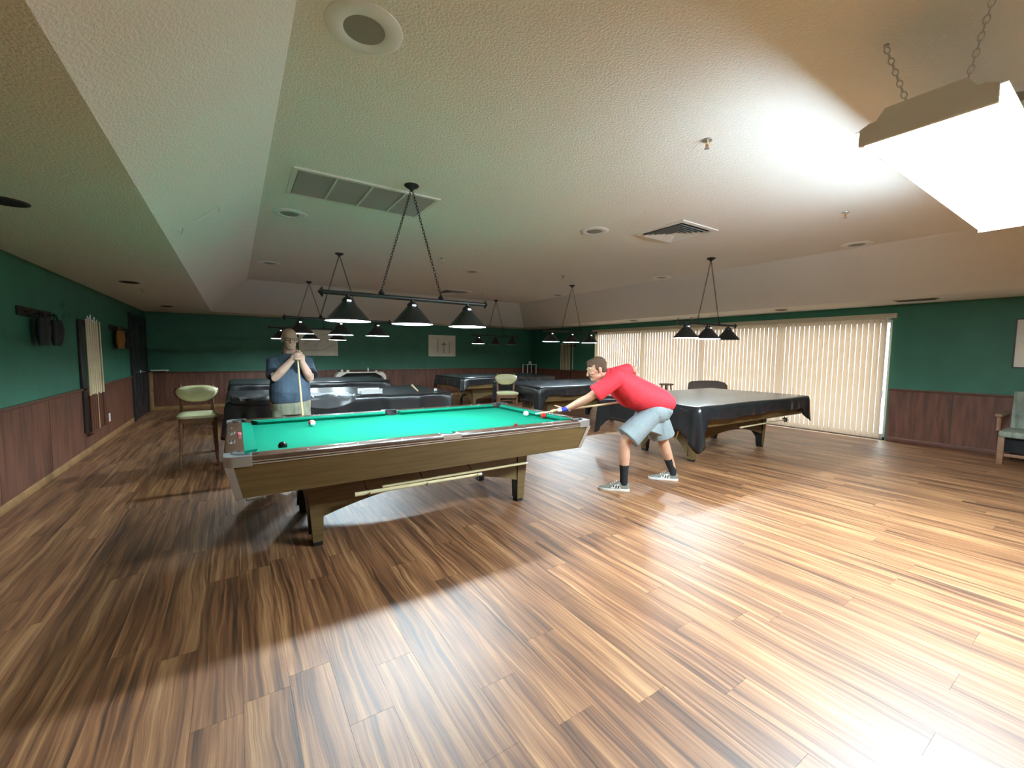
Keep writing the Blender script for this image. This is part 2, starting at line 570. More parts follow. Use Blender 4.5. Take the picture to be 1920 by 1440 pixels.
# wainscot sheets, each a panel of its own
def wainscot(wall, axis, a0, a1, face, sgn):
    step = 1.22
    a = a0
    while a < a1 - 0.02:
        b = min(a + step, a1)
        g = 0.004
        mb = MB()
        if axis == 'y':
            lo, hi = sorted((face, face + sgn * 0.012))
            mb.box(lo, hi, a + g, b - g, 0.08, ZW - 0.03)
        else:
            lo, hi = sorted((face, face + sgn * 0.012))
            mb.box(a + g, b - g, lo, hi, 0.08, ZW - 0.03)
        mb.build('panel', 'wainscot', wall, sharp=0)
        a = b
D0, D1, DZ = 11.08, 12.66, 2.09       # black door in the left wall
wainscot(wall_left, 'y', YN, D0 - 0.06, XL, 1)
wainscot(wall_far, 'x', XL, XR, YF, -1)
wainscot(wall_right, 'y', YN, WY0 - 0.02, XR, -1)
wainscot(wall_right, 'y', WY1 + 0.02, YF, XR, -1)
wainscot(wall_near, 'x', XL, XR, YN, 1)
def cap(name, axis, a0, a1, face, sgn, z0, z1, d, m):
    lo, hi = sorted((face, face + sgn * d))
    mb = MB()
    if axis == 'y': mb.box(lo, hi, a0, a1, z0, z1, 0.006)
    else: mb.box(a0, a1, lo, hi, z0, z1, 0.006)
    return structure(mb.build(name, m))
cap('trim_1', 'y', YN, D0 - 0.06, XL, 1, ZW - 0.035, ZW, 0.03, 'trim_wood')
cap('trim_2', 'x', XL, XR, YF, -1, ZW - 0.035, ZW, 0.03, 'trim_wood')
cap('trim_3', 'y', YN, WY0 - 0.02, XR, -1, ZW - 0.035, ZW, 0.03, 'trim_wood')
cap('trim_4', 'y', WY1 + 0.02, YF, XR, -1, ZW - 0.035, ZW, 0.03, 'trim_wood')
cap('baseboard_left', 'y', YN, D0 - 0.06, XL, 1, 0, 0.085, 0.02, 'oak_trim')
cap('baseboard_far', 'x', XL, XR, YF, -1, 0, 0.085, 0.02, 'oak_trim')
cap('baseboard_right', 'y', YN, WY0 - 0.02, XR, -1, 0, 0.085, 0.02, 'trim_wood')
cap('baseboard_rear', 'x', XL, XR, YN, 1, 0, 0.085, 0.02, 'trim_wood')
cap('trim_5', 'x', XL + 0.02, XL + 0.10, YF, -1, 0, ZW, 0.045, 'oak_trim')
# door in the left wall
d1 = structure(MB().box(XL, XL + 0.03, D0, D1, 0.01, DZ, 0.004).build('door_1', 'black_door'))
for y0 in (D0 + 0.12, D0 + 0.84):
    for z0, z1 in ((0.25, 0.95), (1.15, 1.95)):
        MB().box(XL + 0.028, XL + 0.038, y0, y0 + 0.62, z0, z1, 0.004).build('door_panel', 'black_door', d1)
df = MB()
df.box(XL, XL + 0.045, D0 - 0.06, D0, 0, DZ + 0.06).box(XL, XL + 0.045, D1, D1 + 0.06, 0, DZ + 0.06).box(XL, XL + 0.045, D0, D1, DZ, DZ + 0.06)
df.build('door_frame', 'black_door', d1)
hd = MB(); hd.box(XL + 0.03, XL + 0.045, D0 + 0.70, D0 + 0.88, 0.92, 0.99, 0.004)
hd.tube([(XL + 0.04, D0 + 0.72, 0.955), (XL + 0.09, D0 + 0.72, 0.955), (XL + 0.095, D0 + 0.86, 0.955)], 0.011, 8)
hd.build('door_handle', 'steel', d1)

# ---- ceiling: flat soffit round a raised tray
V = []
lo = [(TXL, TYN, ZC), (TXR, TYN, ZC), (TXR, TYF, ZC), (TXL, TYF, ZC)]
hi = [(UXL, UYN, ZU), (UXR, UYN, ZU), (UXR, UYF, ZU), (UXL, UYF, ZU)]
ou = [(XL, YN, ZC), (XR, YN, ZC), (XR, YF, ZC), (XL, YF, ZC)]
me = bpy.data.meshes.new('ceiling')
fs = []
for i in range(4):
    j = (i + 1) % 4
    fs.append((i, j, 4 + j, 4 + i)); fs.append((4 + i, 4 + j, 8 + j, 8 + i))
fs.append((8, 9, 10, 11))
fs = [tuple(reversed(f)) for f in fs]
me.from_pydata(ou + lo + hi, [], fs)
me.materials.append(MATS['ceiling_paint'])
ceiling = structure(link('ceiling', me))
sky_block = structure(MB().box(XL - T, XR + T, YN - T, YF + T, 3.0, 3.12).build('sky_block', 'white_paint', sharp=0))  # unseen slab added above the ceiling to keep sky light out

# ---- sliding glass door behind the blind, and the ground outside
GX = XR + 0.10
win = bpy.data.objects.new('window_1', None); C.objects.link(win); structure(win)
fr = MB()
fr.box(GX - .03, GX + .03, WY0, WY1, 0.0, 0.045).box(GX - .03, GX + .03, WY0, WY1, WZ - .05, WZ)
fr.box(GX - .03, GX + .03, WY0, WY0 + .05, 0, WZ).box(GX - .03, GX + .03, WY1 - .05, WY1, 0, WZ)
fr.build('window_frame', 'alu_frame', win, sharp=0)
NP = 4
pw_ = (WY1 - WY0) / NP
for k in range(NP):
    a = WY0 + k * pw_
    g = MB().box(GX - .004, GX + .004, a + .03, a + pw_ - .03, .09, WZ - .09)
    g.build('pane', 'window_glass', win, sharp=0)
    s = MB()
    s.box(GX - .018, GX + .018, a + .01, a + .035, .045, WZ - .05).box(GX - .018, GX + .018, a + pw_ - .035, a + pw_ - .01, .045, WZ - .05)
    s.box(GX - .018, GX + .018, a + .035, a + pw_ - .035, .045, .10).box(GX - .018, GX + .018, a + .035, a + pw_ - .035, WZ - .10, WZ - .05)
    s.build('window_sash', 'alu_frame', win, sharp=0)
structure(MB().box(XR + T, XR + 40, -30, 45, -0.16, -0.06).build('ground_outside', 'patio', sharp=0))

# ---- vertical blind
blind = thing('vertical_blind', 'long beige vertical blind drawn across the glass doors', 'blind', (XR, WY0, 0))
def L3(mb, name, m, parent, base, **k):
    return mb.build(name, m, parent, shift=base, **k)
hr = MB().box(XR - .10, XR - .03, WY0 - .07, WY1 + .06, 2.085, 2.165, 0.008)
L3(hr, 'headrail', 'headrail', blind, (XR, WY0, 0))
pitch = 0.0825
ns = int((WY1 - WY0 - 0.06) / pitch)
sl = MB()
rings = []
for z in (0.035, 2.085):
    rg = []
    for k in range(7):
        t = (k / 6 - .5)
        rg.append((0.006 * (1 - (2 * t) ** 2), t * 0.0815, z))
    for k in range(6, -1, -1):
        t = (k / 6 - .5)
        rg.append((0.006 * (1 - (2 * t) ** 2) - 0.0012, t * 0.0815, z))
    rings.append(rg)
sl.loft(rings)
sme = sl.mesh('slat', 40); sme.materials.append(MATS['blind_slat'])
for k in range(ns):
    s = link('slat', sme, blind, (-0.062, 0.055 + pitch * (k + .5), 0))
    s.rotation_euler = (0, 0, math.radians(-5 + random.uniform(-2, 2)))
wand = MB().cyl((XR - .115, WY0 + .045, 0.78), (XR - .10, WY0 + .045, 2.09), 0.006, n=8)
wand.cyl((XR - .115, WY0 + .045, 0.74), (XR - .115, WY0 + .045, 0.86), 0.013, n=8)
L3(wand, 'wand', 'white_plastic', blind, (XR, WY0, 0))

# ================================================================== BILLIARD TABLES
TB = 0.765      # cloth
RT = 0.805      # rail top
HX, HY = 1.45, 0.815          # half outer size
NX, NY = 1.27, 0.635          # half nose to nose
BX, BY = HX - .108, HY - .108   # inner edge of the wooden rails

def arc(cx, cy, r, a0, a1, n):
    return [(cx + r * math.cos(a0 + (a1 - a0) * i / n), cy + r * math.sin(a0 + (a1 - a0) * i / n)) for i in range(n + 1)]

def bed_outline():
    r, rs = 0.062, 0.058
    o = []
    c = 0.016
    # start bottom-left corner, ccw; notches at corners and middle of long sides
    def corner(cx, cy, a0, a1):
        return arc(cx, cy, r, a0, a1, 8)
    X, Y = BX, BY
    o += corner(-X + c, -Y + c, PI * .62, -PI * .12)
    o += arc(0, -Y - .005, rs, PI * .98, PI * .02, 8)
    o += corner(X - c, -Y + c, PI * 1.12, PI * .38)
    o += corner(X - c, Y - c, -PI * .38, -PI * 1.12)
    o += list(arc(0, Y + .005, rs, -PI * .02, -PI * .98, 8))
    o += corner(-X + c, Y - c, PI * .12, -PI * .62)
    return o

def cushion(mb, axis, a0, a1, side, m0, m1):
    """one rubber cushion from a0 to a1 along axis; nose shortened by m0/m1 at its ends"""
    if axis == 'x':
        out, nose = side * BY, side * NY
        P = lambda a, c, z: (a, c, z)
    else:
        out, nose = side * BX, side * NX
        P = lambda a, c, z: (c, a, z)
    r0 = [P(a0, out, RT - .001), P(a0 + m0, nose, RT - .006), P(a0 + m0 * 1.02, nose, RT - .016), P(a0 + m0 * .75, nose + (out - nose) * .25, TB), P(a0, out, TB)]
    r1 = [P(a1, out, RT - .001), P(a1 - m1, nose, RT - .006), P(a1 - m1 * 1.02, nose, RT - .016), P(a1 - m1 * .75, nose + (out - nose) * .25, TB), P(a1, out, TB)]
    mb.loft([r0, r1])

def rail_profile(sign):
    o, i = HY, BY
    pts = [(o, .775), (o, .790), (o - .006, .800), (o - .018, RT), (i, RT), (i, .752), (o - .02, .752), (o - .02, .775)]
    return [(sign * a, z) for a, z in pts]

def make_table(loc, label, top=True, hooks='v', group=None):
    t = thing('billiard_table', label, 'billiard table', loc, group=group)
    B = lambda mb, n, m, p=t, **k: mb.build(n, m, p, **k)
    cast = 0.145
    # frame under the slate
    B(MB().box(-1.18, 1.18, -.56, .56, .54, .66, .01), 'frame', 'black_inner')
    if top:
        B(MB().extrude(bed_outline(), .715, TB), 'bed', 'cloth', sharp=30)
        B(MB().box(-1.30, 1.30, -.66, .66, .66, .715), 'slate_base', 'black_inner', sharp=0)
        B_ = .062
        for sy in (-1, 1):
            for (a0, a1, m0, m1) in ((-BX + .075, -.068, .05, .014), (.068, BX - .075, .014, .05)):
                mb = MB(); cushion(mb, 'x', a0, a1, sy, m0, m1); B(mb, 'cushion', 'cloth', sharp=25)
        for sx in (-1, 1):
            mb = MB(); cushion(mb, 'y', -BY + .075, BY - .075, sx, .05, .05); B(mb, 'cushion', 'cloth', sharp=25)
        # pocket liners
        for (px, py, r) in [(sx * (BX - .008), sy * (BY - .008), .066) for sx in (-1, 1) for sy in (-1, 1)] + [(0, sy * (BY + .008), .056) for sy in (-1, 1)]:
            mb = MB().lathe([(r, TB + .012), (r + .004, TB + .012), (r + .002, .718), (.001, .718), (.001, .721), (r - .002, .721), (r, TB + .012)], (px, py, 0), 20)
            pk_ = B(mb, 'pocket', 'black_inner')
            if abs(px) > .1:
                am = math.atan2(py / abs(py), px / abs(px)); hw = PI * .60
            else:
                am = math.atan2(py, 0); hw = PI * .46
            mb = MB()
            rgs = []
            for k in range(21):
                a = am - hw + 2 * hw * k / 20
                ca, sa = math.cos(a), math.sin(a)
                rgs.append([(px + q * ca, py + q * sa, z_) for q, z_ in ((r + .001, .735), (r + .001, RT + .0035), (r + .006, RT + .0065), (r + .014, RT + .0045), (r + .004, RT - .004), (r + .004, .735))])
            mb.loft(rgs)
            B(mb, 'pocket_lip', 'black_inner', pk_, sharp=40)
    else:
        B(MB().box(-BX, BX, -BY, BY, .66, TB + .02), 'bed', 'black_inner', sharp=0)
    # wooden rails
    for sy in (-1, 1):
        for (a0, a1) in ((-HX + cast, -.075), (.075, HX - cast)):
            mb = MB().profile(rail_profile(sy), 'x', a0, a1)
            rl = B(mb, 'rail', 'rail_wood')
            if top:
                for k in (1, 2, 3):
                    xx = a0 + (a1 - a0) * k / 4
                    yy = sy * (BY + .07)
                    B(MB().cyl((xx, yy, RT - .002), (xx, yy, RT + .0008), .006, n=10), 'sight', 'white_plastic', rl)
    for sx in (-1, 1):
        pr = [(sx * (HX - (HY - abs(a))), z) for a, z in rail_profile(1)]
        mb = MB().profile(pr, 'y', -HY + cast, HY - cast)
        rl = B(mb, 'rail', 'rail_wood')
        if top:
            for k in (1, 2, 3):
                yy = -HY + cast + (2 * HY - 2 * cast) * k / 4
                B(MB().cyl((sx * (BX + .07), yy, RT - .002), (sx * (BX + .07), yy, RT + .0008), .006, n=10), 'sight', 'white_plastic', rl)
    # castings
    for sx in (-1, 1):
        for sy in (-1, 1):
            R = .05
            out = [(HX - cast, HY - .0), ] + arc(HX - R, HY - R, R, PI / 2, 0, 6) + [(HX, HY - cast), (BX, HY - cast)]
            out += arc(BX - .008, BY - .008, .070, -PI * .02, PI * .52, 8)[::1] + [(HX - cast, BY)]
            out = [(sx * a, sy * b) for a, b in out]
            mb = MB().extrude(out, .745, RT + .003)
            B(mb, 'corner_casting', 'casting')
    for sy in (-1, 1):
        out = [(-.075, BY), (-.075, HY), (.075, HY), (.075, BY), (.062, BY)] + arc(0, BY + .012, .062, -.1, PI + .1, 8) + [(-.062, BY)]
        B(MB().extrude([(a, sy * b) for a, b in out], .777, RT + .002), 'side_casting', 'casting')
    # aprons, leaning in towards the floor
    zt, zb, inn = .752, .53, .075
    o = .012
    def quad(sgn, axis):
        if axis == 'x':
            X0, X1 = HX - .03, HX - .03 - inn * .55
            top_ = [(-X0, sgn * (HY - o)), (X0, sgn * (HY - o)), (X0, sgn * (HY - o - .03)), (-X0, sgn * (HY - o - .03))]
            bot_ = [(-X1, sgn * (HY - o - inn)), (X1, sgn * (HY - o - inn)), (X1, sgn * (HY - o - inn - .03)), (-X1, sgn * (HY - o - inn - .03))]
        else:
            Y0, Y1 = HY - .03, HY - .03 - inn * .9
            k = inn * .6
            top_ = [(sgn * (HX - o), -Y0), (sgn * (HX - o), Y0), (sgn * (HX - o - .03), Y0), (sgn * (HX - o - .03), -Y0)]
            bot_ = [(sgn * (HX - o - k), -Y1), (sgn * (HX - o - k), Y1), (sgn * (HX - o - k - .03), Y1), (sgn * (HX - o - k - .03), -Y1)]
        return MB().hexa([(*p, zb) for p in bot_], [(*p, zt) for p in top_])
    for sgn in (-1, 1):
        B(quad(sgn, 'x'), 'apron', 'laminate', sharp=20)
        B(quad(sgn, 'y'), 'apron', 'laminate', sharp=20)
        yy = sgn * (HY - .004)
        for z0_, z1_ in ((.752, .760), (.767, .775)):
            B(MB().box(-HX + cast, HX - cast, min(yy, yy - sgn * .012), max(yy, yy - sgn * .012), z0_, z1_), 'rail_trim', 'aluminium', sharp=0)
        xx = sgn * (HX - .004)
        for z0_, z1_ in ((.752, .760), (.767, .775)):
            B(MB().box(min(xx, xx - sgn * .012), max(xx, xx - sgn * .012), -HY + cast, HY - cast, z0_, z1_), 'rail_trim', 'aluminium', sharp=0)
    for sx in (-1, 1):
        for sy in (-1, 1):
            a = Vector((sx * (HX - .016), sy * (HY - .016), .748)); b = Vector((sx * (HX - .016 - inn * .58), sy * (HY - .016 - inn), .528))
            mb = MB()
            def lp(c, rr):
                return [(c.x + sx * (-.034), c.y + sy * rr, c.z), (c.x + sx * rr, c.y + sy * rr, c.z), (c.x + sx * rr, c.y - sy * .034, c.z), (c.x - sx * .03, c.y - sy * .03, c.z)]
            mb.loft([lp(b, .008), lp(a, .010)])
            B(mb, 'corner_trim', 'casting', sharp=20)
    # legs, feet, arched stretchers
    for sx in (-1, 1):
        for sy in (-1, 1):
            def lp(x0, x1, y0, y1, z): return [(sx * x0, sy * y0, z), (sx * x1, sy * y0, z), (sx * x1, sy * y1, z), (sx * x0, sy * y1, z)]
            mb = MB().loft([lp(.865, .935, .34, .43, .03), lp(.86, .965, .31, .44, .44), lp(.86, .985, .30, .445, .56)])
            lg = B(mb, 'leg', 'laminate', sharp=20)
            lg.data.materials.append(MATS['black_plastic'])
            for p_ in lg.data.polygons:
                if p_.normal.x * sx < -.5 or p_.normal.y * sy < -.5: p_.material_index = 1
            B(MB().loft([lp(.87, .93, .345, .425, 0.0), lp(.87, .93, .345, .425, .031)]), 'foot', 'black_plastic', lg, sharp=20)
    n = 20
    for sy in (-1, 1):
        mb = MB()
        up = [(.86 - 1.72 * i / n, .55) for i in range(n + 1)]
        dn = [(-.86 + 1.72 * i / n, .215 + .135 * (1 - (abs(-.86 + 1.72 * i / n) / .86) ** 2.0)) for i in range(n + 1)]
        pts = dn + up
        vs = [(a, sy * .425, z) for a, z in pts] + [(a, sy * .385, z) for a, z in pts]
        N_ = len(pts)
        mb.add(vs, [tuple(range(N_)), tuple(range(2 * N_ - 1, N_ - 1, -1))] + [(i, N_ + i, N_ + (i + 1) % N_, (i + 1) % N_) for i in range(N_)])
        B(mb, 'stretcher', 'laminate', sharp=20)
    for sx in (-1, 1):
        mb = MB()
        dn = [(-.36 + .72 * i / n, .07 + .26 * (1 - (abs(-.36 + .72 * i / n) / .36) ** 2.4)) for i in range(n + 1)]
        up = [(.36 - .72 * i / n, .55) for i in range(n + 1)]
        pts = dn + up
        vs = [(sx * .955, a, z) for a, z in pts] + [(sx * .90, a, z) for a, z in pts]
        N_ = len(pts)
        mb.add(vs, [tuple(range(N_)), tuple(range(2 * N_ - 1, N_ - 1, -1))] + [(i, N_ + i, N_ + (i + 1) % N_, (i + 1) % N_) for i in range(N_)])
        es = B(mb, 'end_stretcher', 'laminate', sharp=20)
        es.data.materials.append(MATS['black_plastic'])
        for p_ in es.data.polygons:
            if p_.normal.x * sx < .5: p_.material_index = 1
    # wire holders under the end
    if hooks == 'u':
        B(MB().tube([(-1.34, -.58, .56), (-1.34, -.58, .47), (-1.24, -.58, .47), (-1.24, -.58, .56)], .005, 6), 'hook', 'steel')
    else:
        B(MB().tube([(-1.33, -.50, .56), (-1.33, -.44, .36), (-1.33, -.42, .35), (-1.33, -.34, .56)], .008, 6), 'hook', 'brass')
        B(MB().tube([(-1.33, -.58, .56), (-1.33, -.58, .44), (-1.33, -.53, .44)], .007, 6), 'hook', 'steel')
    return t

TG = 'billiard tables under dark covers'
T1 = make_table((1.375, 3.72, 0), 'uncovered billiard table with bright green cloth and brown apron', True, 'u')
T1['group'] = 'billiard tables'
T2 = make_table((1.36, 6.80, 0), 'billiard table beneath the rumpled cover with a white box on it', False, group=TG)
T3 = make_table((1.36, 9.90, 0), 'billiard table under a flat cover, nearest the two wall pictures', False, group=TG)
T4 = make_table((6.10, 10.10, 0), 'billiard table under the cover beside the dark room corner', False, group=TG)
T5 = make_table((6.07, 6.93, 0), 'covered billiard table just behind the lone green padded chair', False, group=TG)
T6 = make_table((6.02, 3.74, 0), 'covered billiard table in front of the beige vertical blind', False, group=TG)

# ---- vinyl covers: a sheet draped over the rails with folds and bunched corners
def make_cover(loc, label, seed, drop=.17, corner_drop=.22, wave=.012, fold=1.0, near_drop=0.0, end_drop=0.0):
    rnd = random.Random(seed)
    hx, hy = HX + .012, HY + .012
    N_ = 240
    per = []
    rc = .05
    def rr(hx, hy, r):
        pts = []
        segs = [(hx - r, -hy + r, -PI / 2, 0), (hx - r, hy - r, 0, PI / 2), (-hx + r, hy - r, PI / 2, PI), (-hx + r, -hy + r, PI, 1.5 * PI)]
        corners = []
        for cx, cy, a0, a1 in segs:
            corners.append(arc(cx, cy, r, a0, a1, 8))
        for k in range(4):
            pts += corners[k]
            a = corners[k][-1]; b = corners[(k + 1) % 4][0]
            m = 60 if k in (1, 3) else 34
            for i in range(1, m):
                pts.append((a[0] + (b[0] - a[0]) * i / m, a[1] + (b[1] - a[1]) * i / m))
        return pts
    base = rr(hx, hy, rc)
    n = len(base)
    ph = [rnd.uniform(0, 6.28) for _ in range(8)]
    def topz(x, y):
        return .818 + .006 * mnoise.noise((x * 1.6 + seed, y * 1.6, 0)) * fold + .003 * mnoise.noise((x * 6, y * 6, seed)) * fold
    rings = []
    for s in (0.12, .3, .5, .68, .82, .91, .96, .985):
        rings.append([(x * s, y * s, topz(x * s, y * s)) for x, y in base])
    rings.append([(x, y, .806) for x, y in base])
    L = 0
    cum = [0]
    for i in range(n):
        q = base[(i + 1) % n]; p = base[i]
        L += math.hypot(q[0] - p[0], q[1] - p[1]); cum.append(L)
    lev = [.12, .3, .5, .7, .85, 1.0]
    for lv in lev:
        rg = []
        for i, (x, y) in enumerate(base):
            s = cum[i]
            cd = min(math.hypot(abs(x) - hx, abs(y) - hy), .5)
            k = max(0, 1 - cd / .26)
            d = drop + corner_drop * k ** 1.5 + .012 * math.sin(s * 3.1 + ph[0]) + .008 * math.sin(s * 7.7 + ph[1])
            if y < -hy + .1: d += near_drop
            d += end_drop * max(0, min(1, (-x - hx + .12) / .1))
            nx = (1 if x > 0 else -1) * max(0, abs(x) - (hx - rc)) ; ny = (1 if y > 0 else -1) * max(0, abs(y) - (hy - rc))
            l = math.hypot(nx, ny) or 1
            nx, ny = nx / l, ny / l
            wv = wave * lv * (math.sin(s * 17 + ph[2]) * .6 + math.sin(s * 29 + ph[3]) * .5 + .8 * math.sin(s * 6.1 + ph[4])) * fold
            wv += k * lv * (.045 + .03 * math.sin(s * 60 + ph[5]))
            inset = .012 * lv
            off = max(-.004, wv - inset + .010)
            rg.append((x + nx * off, y + ny * off, .806 - d * lv))
        rings.append(rg)
    mb = MB()
    mb.loft(rings, cap=False)
    mb.f.append(tuple(range(n)))
    o = mb.build('table_cover', 'vinyl', None, sharp=60, loc=loc)
    md = o.modifiers.new('thick', 'SOLIDIFY'); md.thickness = .0025; md.offset = 1
    return tag(o, label, 'table cover', 'black vinyl table covers')
make_cover((1.36, 9.90, 0), 'smooth black vinyl cover on the table nearest the wall pictures', 3)
make_cover((6.10, 10.10, 0), 'black vinyl cover on the table beside the dark room corner', 4, corner_drop=.12, end_drop=.06)
make_cover((6.07, 6.93, 0), 'black vinyl cover on the table behind the green padded chair', 5, end_drop=.12)
make_cover((6.02, 3.74, 0), 'black vinyl cover with bunched corner, in front of the vertical blind', 6, drop=.17, corner_drop=.26, wave=.016, end_drop=.15)
cv2 = make_cover((1.36, 6.80, 0), 'rumpled black vinyl cover lying under a white box', 8, drop=.22, corner_drop=.18, fold=1.4, wave=.012, near_drop=.05)
# turned-back flap of that cover
nu, nv = 40, 44
def flap_part(x0, wid, yin, m_, seed, hang, label=None):
    fl = MB(); rings = []
    for j in range(nv + 1):
        v = j / nv
        rg = []
        for i in range(nu + 1):
            u = i / nu
            edge = math.sin(PI * min(1, max(0, u))) ** .5
            L_ = yin + hang * (edge + .15)
            s_ = v * L_
            fold = .020 * (1 - abs(math.sin(u * 6.0 + v * 2.2 + seed))) + .020 * (1 - abs(math.sin(v * 7.5 + u * 2.4 + seed * 2))) + .014 * mnoise.noise((u * 6, v * 5, seed))
            x = x0 + u * wid + .03 * math.sin(v * 6 + seed)
            ye = HY + .022
            if s_ < yin:
                y = -(ye - yin + s_); z = .830 + max(0, fold)
            else:
                y = -(ye + .004 + max(0, fold) * .9); z = .824 - (s_ - yin)
            rg.append((x, y, z))
        rings.append(rg)
    fl.loft(rings, cap=False, closed=False)
    o = fl.build('folded_flap', m_, cv2, sharp=40)
    if label: o['label'] = label
    md = o.modifiers.new('thick', 'SOLIDIFY'); md.thickness = .004; md.offset = 1
flap_part(-.72, .70, .46, 'vinyl_back', 1.3, .13, 'shiny grey underside of the turned-back cover flap')
flap_part(-1.40, .62, .55, 'vinyl', 4.1, .05)
# ---- things on the tables
def ball(x, y, label, m, z=TB):
    return tag(MB().sphere((0, 0, 0), .0286, 28, 18).build('billiard_ball', m, None, sharp=0, loc=(x, y, z + .0286)), label, 'billiard ball')
b = ball(.557, 4.075, 'white ball with a red band near the far cushion', 'ball_white')
g = MB()
rg_ = []
for th in (-.50, -.25, 0, .25, .50):
    rg_.append([(.0288 * math.cos(th) * math.cos(a), .0288 * math.sin(th), .0288 * math.cos(th) * math.sin(a)) for a in [2 * PI * i / 28 for i in range(28)]])
g.loft(rg_, cap=False)
st = g.build('red_stripe', 'ball_red', b, sharp=0)
b.rotation_euler = (.35, .2, .5)
ball(.252, 3.18, 'black ball on the green cloth near the corner pocket', 'ball_black')
ball(2.57, 3.63, 'plain white cue ball on the green cloth', 'ball_white')
ball(2.635, 3.41, 'solid red ball beside the cue tip', 'ball_red')
def chalk(x, y, label, m, z=RT, rz=.2):
    c = tag(MB().box(-.011, .011, -.011, .011, 0, .021, .0015).build('chalk', m, None, loc=(x, y, z)), label, 'chalk')
    c.rotation_euler = (0, 0, rz)
    return c
chalk(.012, 3.66, 'pink chalk cube on the end rail', 'chalk_pink')
chalk(2.01, 2.99, 'dark red chalk cube on the long rail', 'chalk_red')
# two score counters on the end rail
for k, (yy_, lb) in enumerate(((3.80, 'chrome score counter on the end rail, beside the pink chalk'), (3.42, 'chrome score counter on the end rail, by the corner casting'))):
    sc_ = thing('score_counter', lb, 'score counter', (-.035, yy_, RT), group='score counters set in the end rail')
    MB().box(-.022, .022, -.035, .035, 0, .004, .001).build('plate', 'aluminium', sc_)
    MB().box(-.014, -.004, -.028, .028, .004, .007).build('dial', 'black_plastic', sc_)
    MB().box(.004, .014, -.028, .028, .004, .007).build('dial', 'black_plastic', sc_)
bx = thing('paper_box', 'open white box standing on the rumpled black cover', 'box', (1.60, 6.11, .834))
MB().box(-.15, .15, -.09, .09, 0, .004).build('bottom', 'box_white', bx, sharp=0)
for nm, a in (('back_flap', (-.15, .15, .086, .09, 0, .075)), ('side_flap', (-.15, -.146, -.09, .09, 0, .05)), ('side_flap', (.146, .15, -.09, .09, 0, .05)), ('front_flap', (-.15, .15, -.09, -.086, 0, .075))):
    MB().box(*a).build(nm, 'box_white', bx, sharp=0)
tag(MB().tube([(0, 0, 0), (-.09, .03, .10)], [.011, .016], 10).build('wooden_stick', 'pale_maple', None, loc=(2.32, 6.13, .838)), 'short pale wooden stick leaning on the rumpled cover', 'stick')
tag(MB().box(-.02, .02, -.012, .012, 0, .035, .003).build('chalk_holder', 'white_plastic', None, loc=(2.62, 6.16, .83)), 'tiny white holder on the corner of the rumpled cover', 'holder')

# ---- bridge sticks lying on hooks along the table sides
def stick(p0, p1, r0, r1, label, group, head=False):
    p0, p1 = Vector(p0), Vector(p1)
    t = thing('bridge_stick', label, 'bridge stick', p0, group=group)
    d = p1 - p0
    MB().tube([(0, 0, 0), d * .5, d], [r0, (r0 + r1) / 2, r1], 10).build('shaft', 'stick_pale', t)
    if head:
        mb = MB()
        n_ = d.normalized(); a = Vector((0, 0, 1)); b_ = n_.cross(a).normalized()
        out = []
        for i in range(14):
            an = 2 * PI * i / 14
            rr_ = .052 if i % 2 == 0 else .026
            out.append(b_ * (rr_ * math.cos(an)) + a * (rr_ * math.sin(an)))
        mb.loft([[d + q for q in out], [d + n_ * .012 + q for q in out]])
        mb.build('bridge_head', 'frame_dark', t, sharp=20)
    else:
        e = d.normalized()
        MB().tube([d, d + e * .02], [r1 * 1.05, r1 * .9], 10).build('ferrule', 'white_plastic', t)
    return t
for xh in (.80, 1.25, 1.70):
    MB().tube([(xh - 1.375, -.43, .45), (xh - 1.375, -.52, .40), (xh - 1.375, -.60, .375), (xh - 1.375, -.62, .40)], .005, 6).build('stick_hook', 'brass', T1)
stick((.70, 3.13, .392), (1.735, 3.13, .388), .016, .011, 'short bridge stick hung along the arch of the green table', 'bridge sticks on table sides')
stick((.90, 3.13, .420), (2.22, 3.13, .424), .011, .014, 'longer bridge stick hung above another on the green table', 'bridge sticks on table sides')
for xh in (-.05, .6):
    MB().tube([(xh, -.43, .47), (xh, -.53, .42), (xh, -.61, .40), (xh, -.63, .43)], .005, 6).build('stick_hook', 'brass', T6)
stick((5.90, 3.13, .425), (7.20, 3.13, .435), .014, .009, 'bridge stick with notched dark head on the table before the blind', 'bridge sticks on table sides', head=True)

# ================================================================== LAMPS
def link_mb(mb, p, d, side, ln, wd, r, n=12, m=5):
    """one oval chain link centred at p, long axis d, flat in the plane d/side"""
    pts = []
    for i in range(n):
        a = 2 * PI * i / n
        pts.append(Vector(p) + d * (math.cos(a) * ln / 2) + side * (math.sin(a) * wd / 2))
    mb.tube(pts, r, m, closed=True)

def chain_mb(p0, p1, pitch, ln, wd, r, n=10, m=5):
    p0, p1 = Vector(p0), Vector(p1)
    d = (p1 - p0).normalized()
    a = d.orthogonal().normalized(); b = d.cross(a)
    L = (p1 - p0).length
    k = max(1, round(L / pitch))
    mb = MB()
    for i in range(k):
        s = a if i % 2 == 0 else b
        link_mb(mb, p0 + d * (L * (i + .5) / k), d, s, ln, wd, r, n, m)
    return mb

def diamond(c, r, h):
    c = Vector(c)
    mb = MB()
    ring = [c + Vector((r, 0, 0)), c + Vector((0, r, 0)), c + Vector((-r, 0, 0)), c + Vector((0, -r, 0))]
    mb.add([c + Vector((0, 0, h)), c - Vector((0, 0, h))] + ring, [(0, 2, 3), (0, 3, 4), (0, 4, 5), (0, 5, 2), (1, 3, 2), (1, 4, 3), (1, 5, 4), (1, 2, 5)])
    return mb

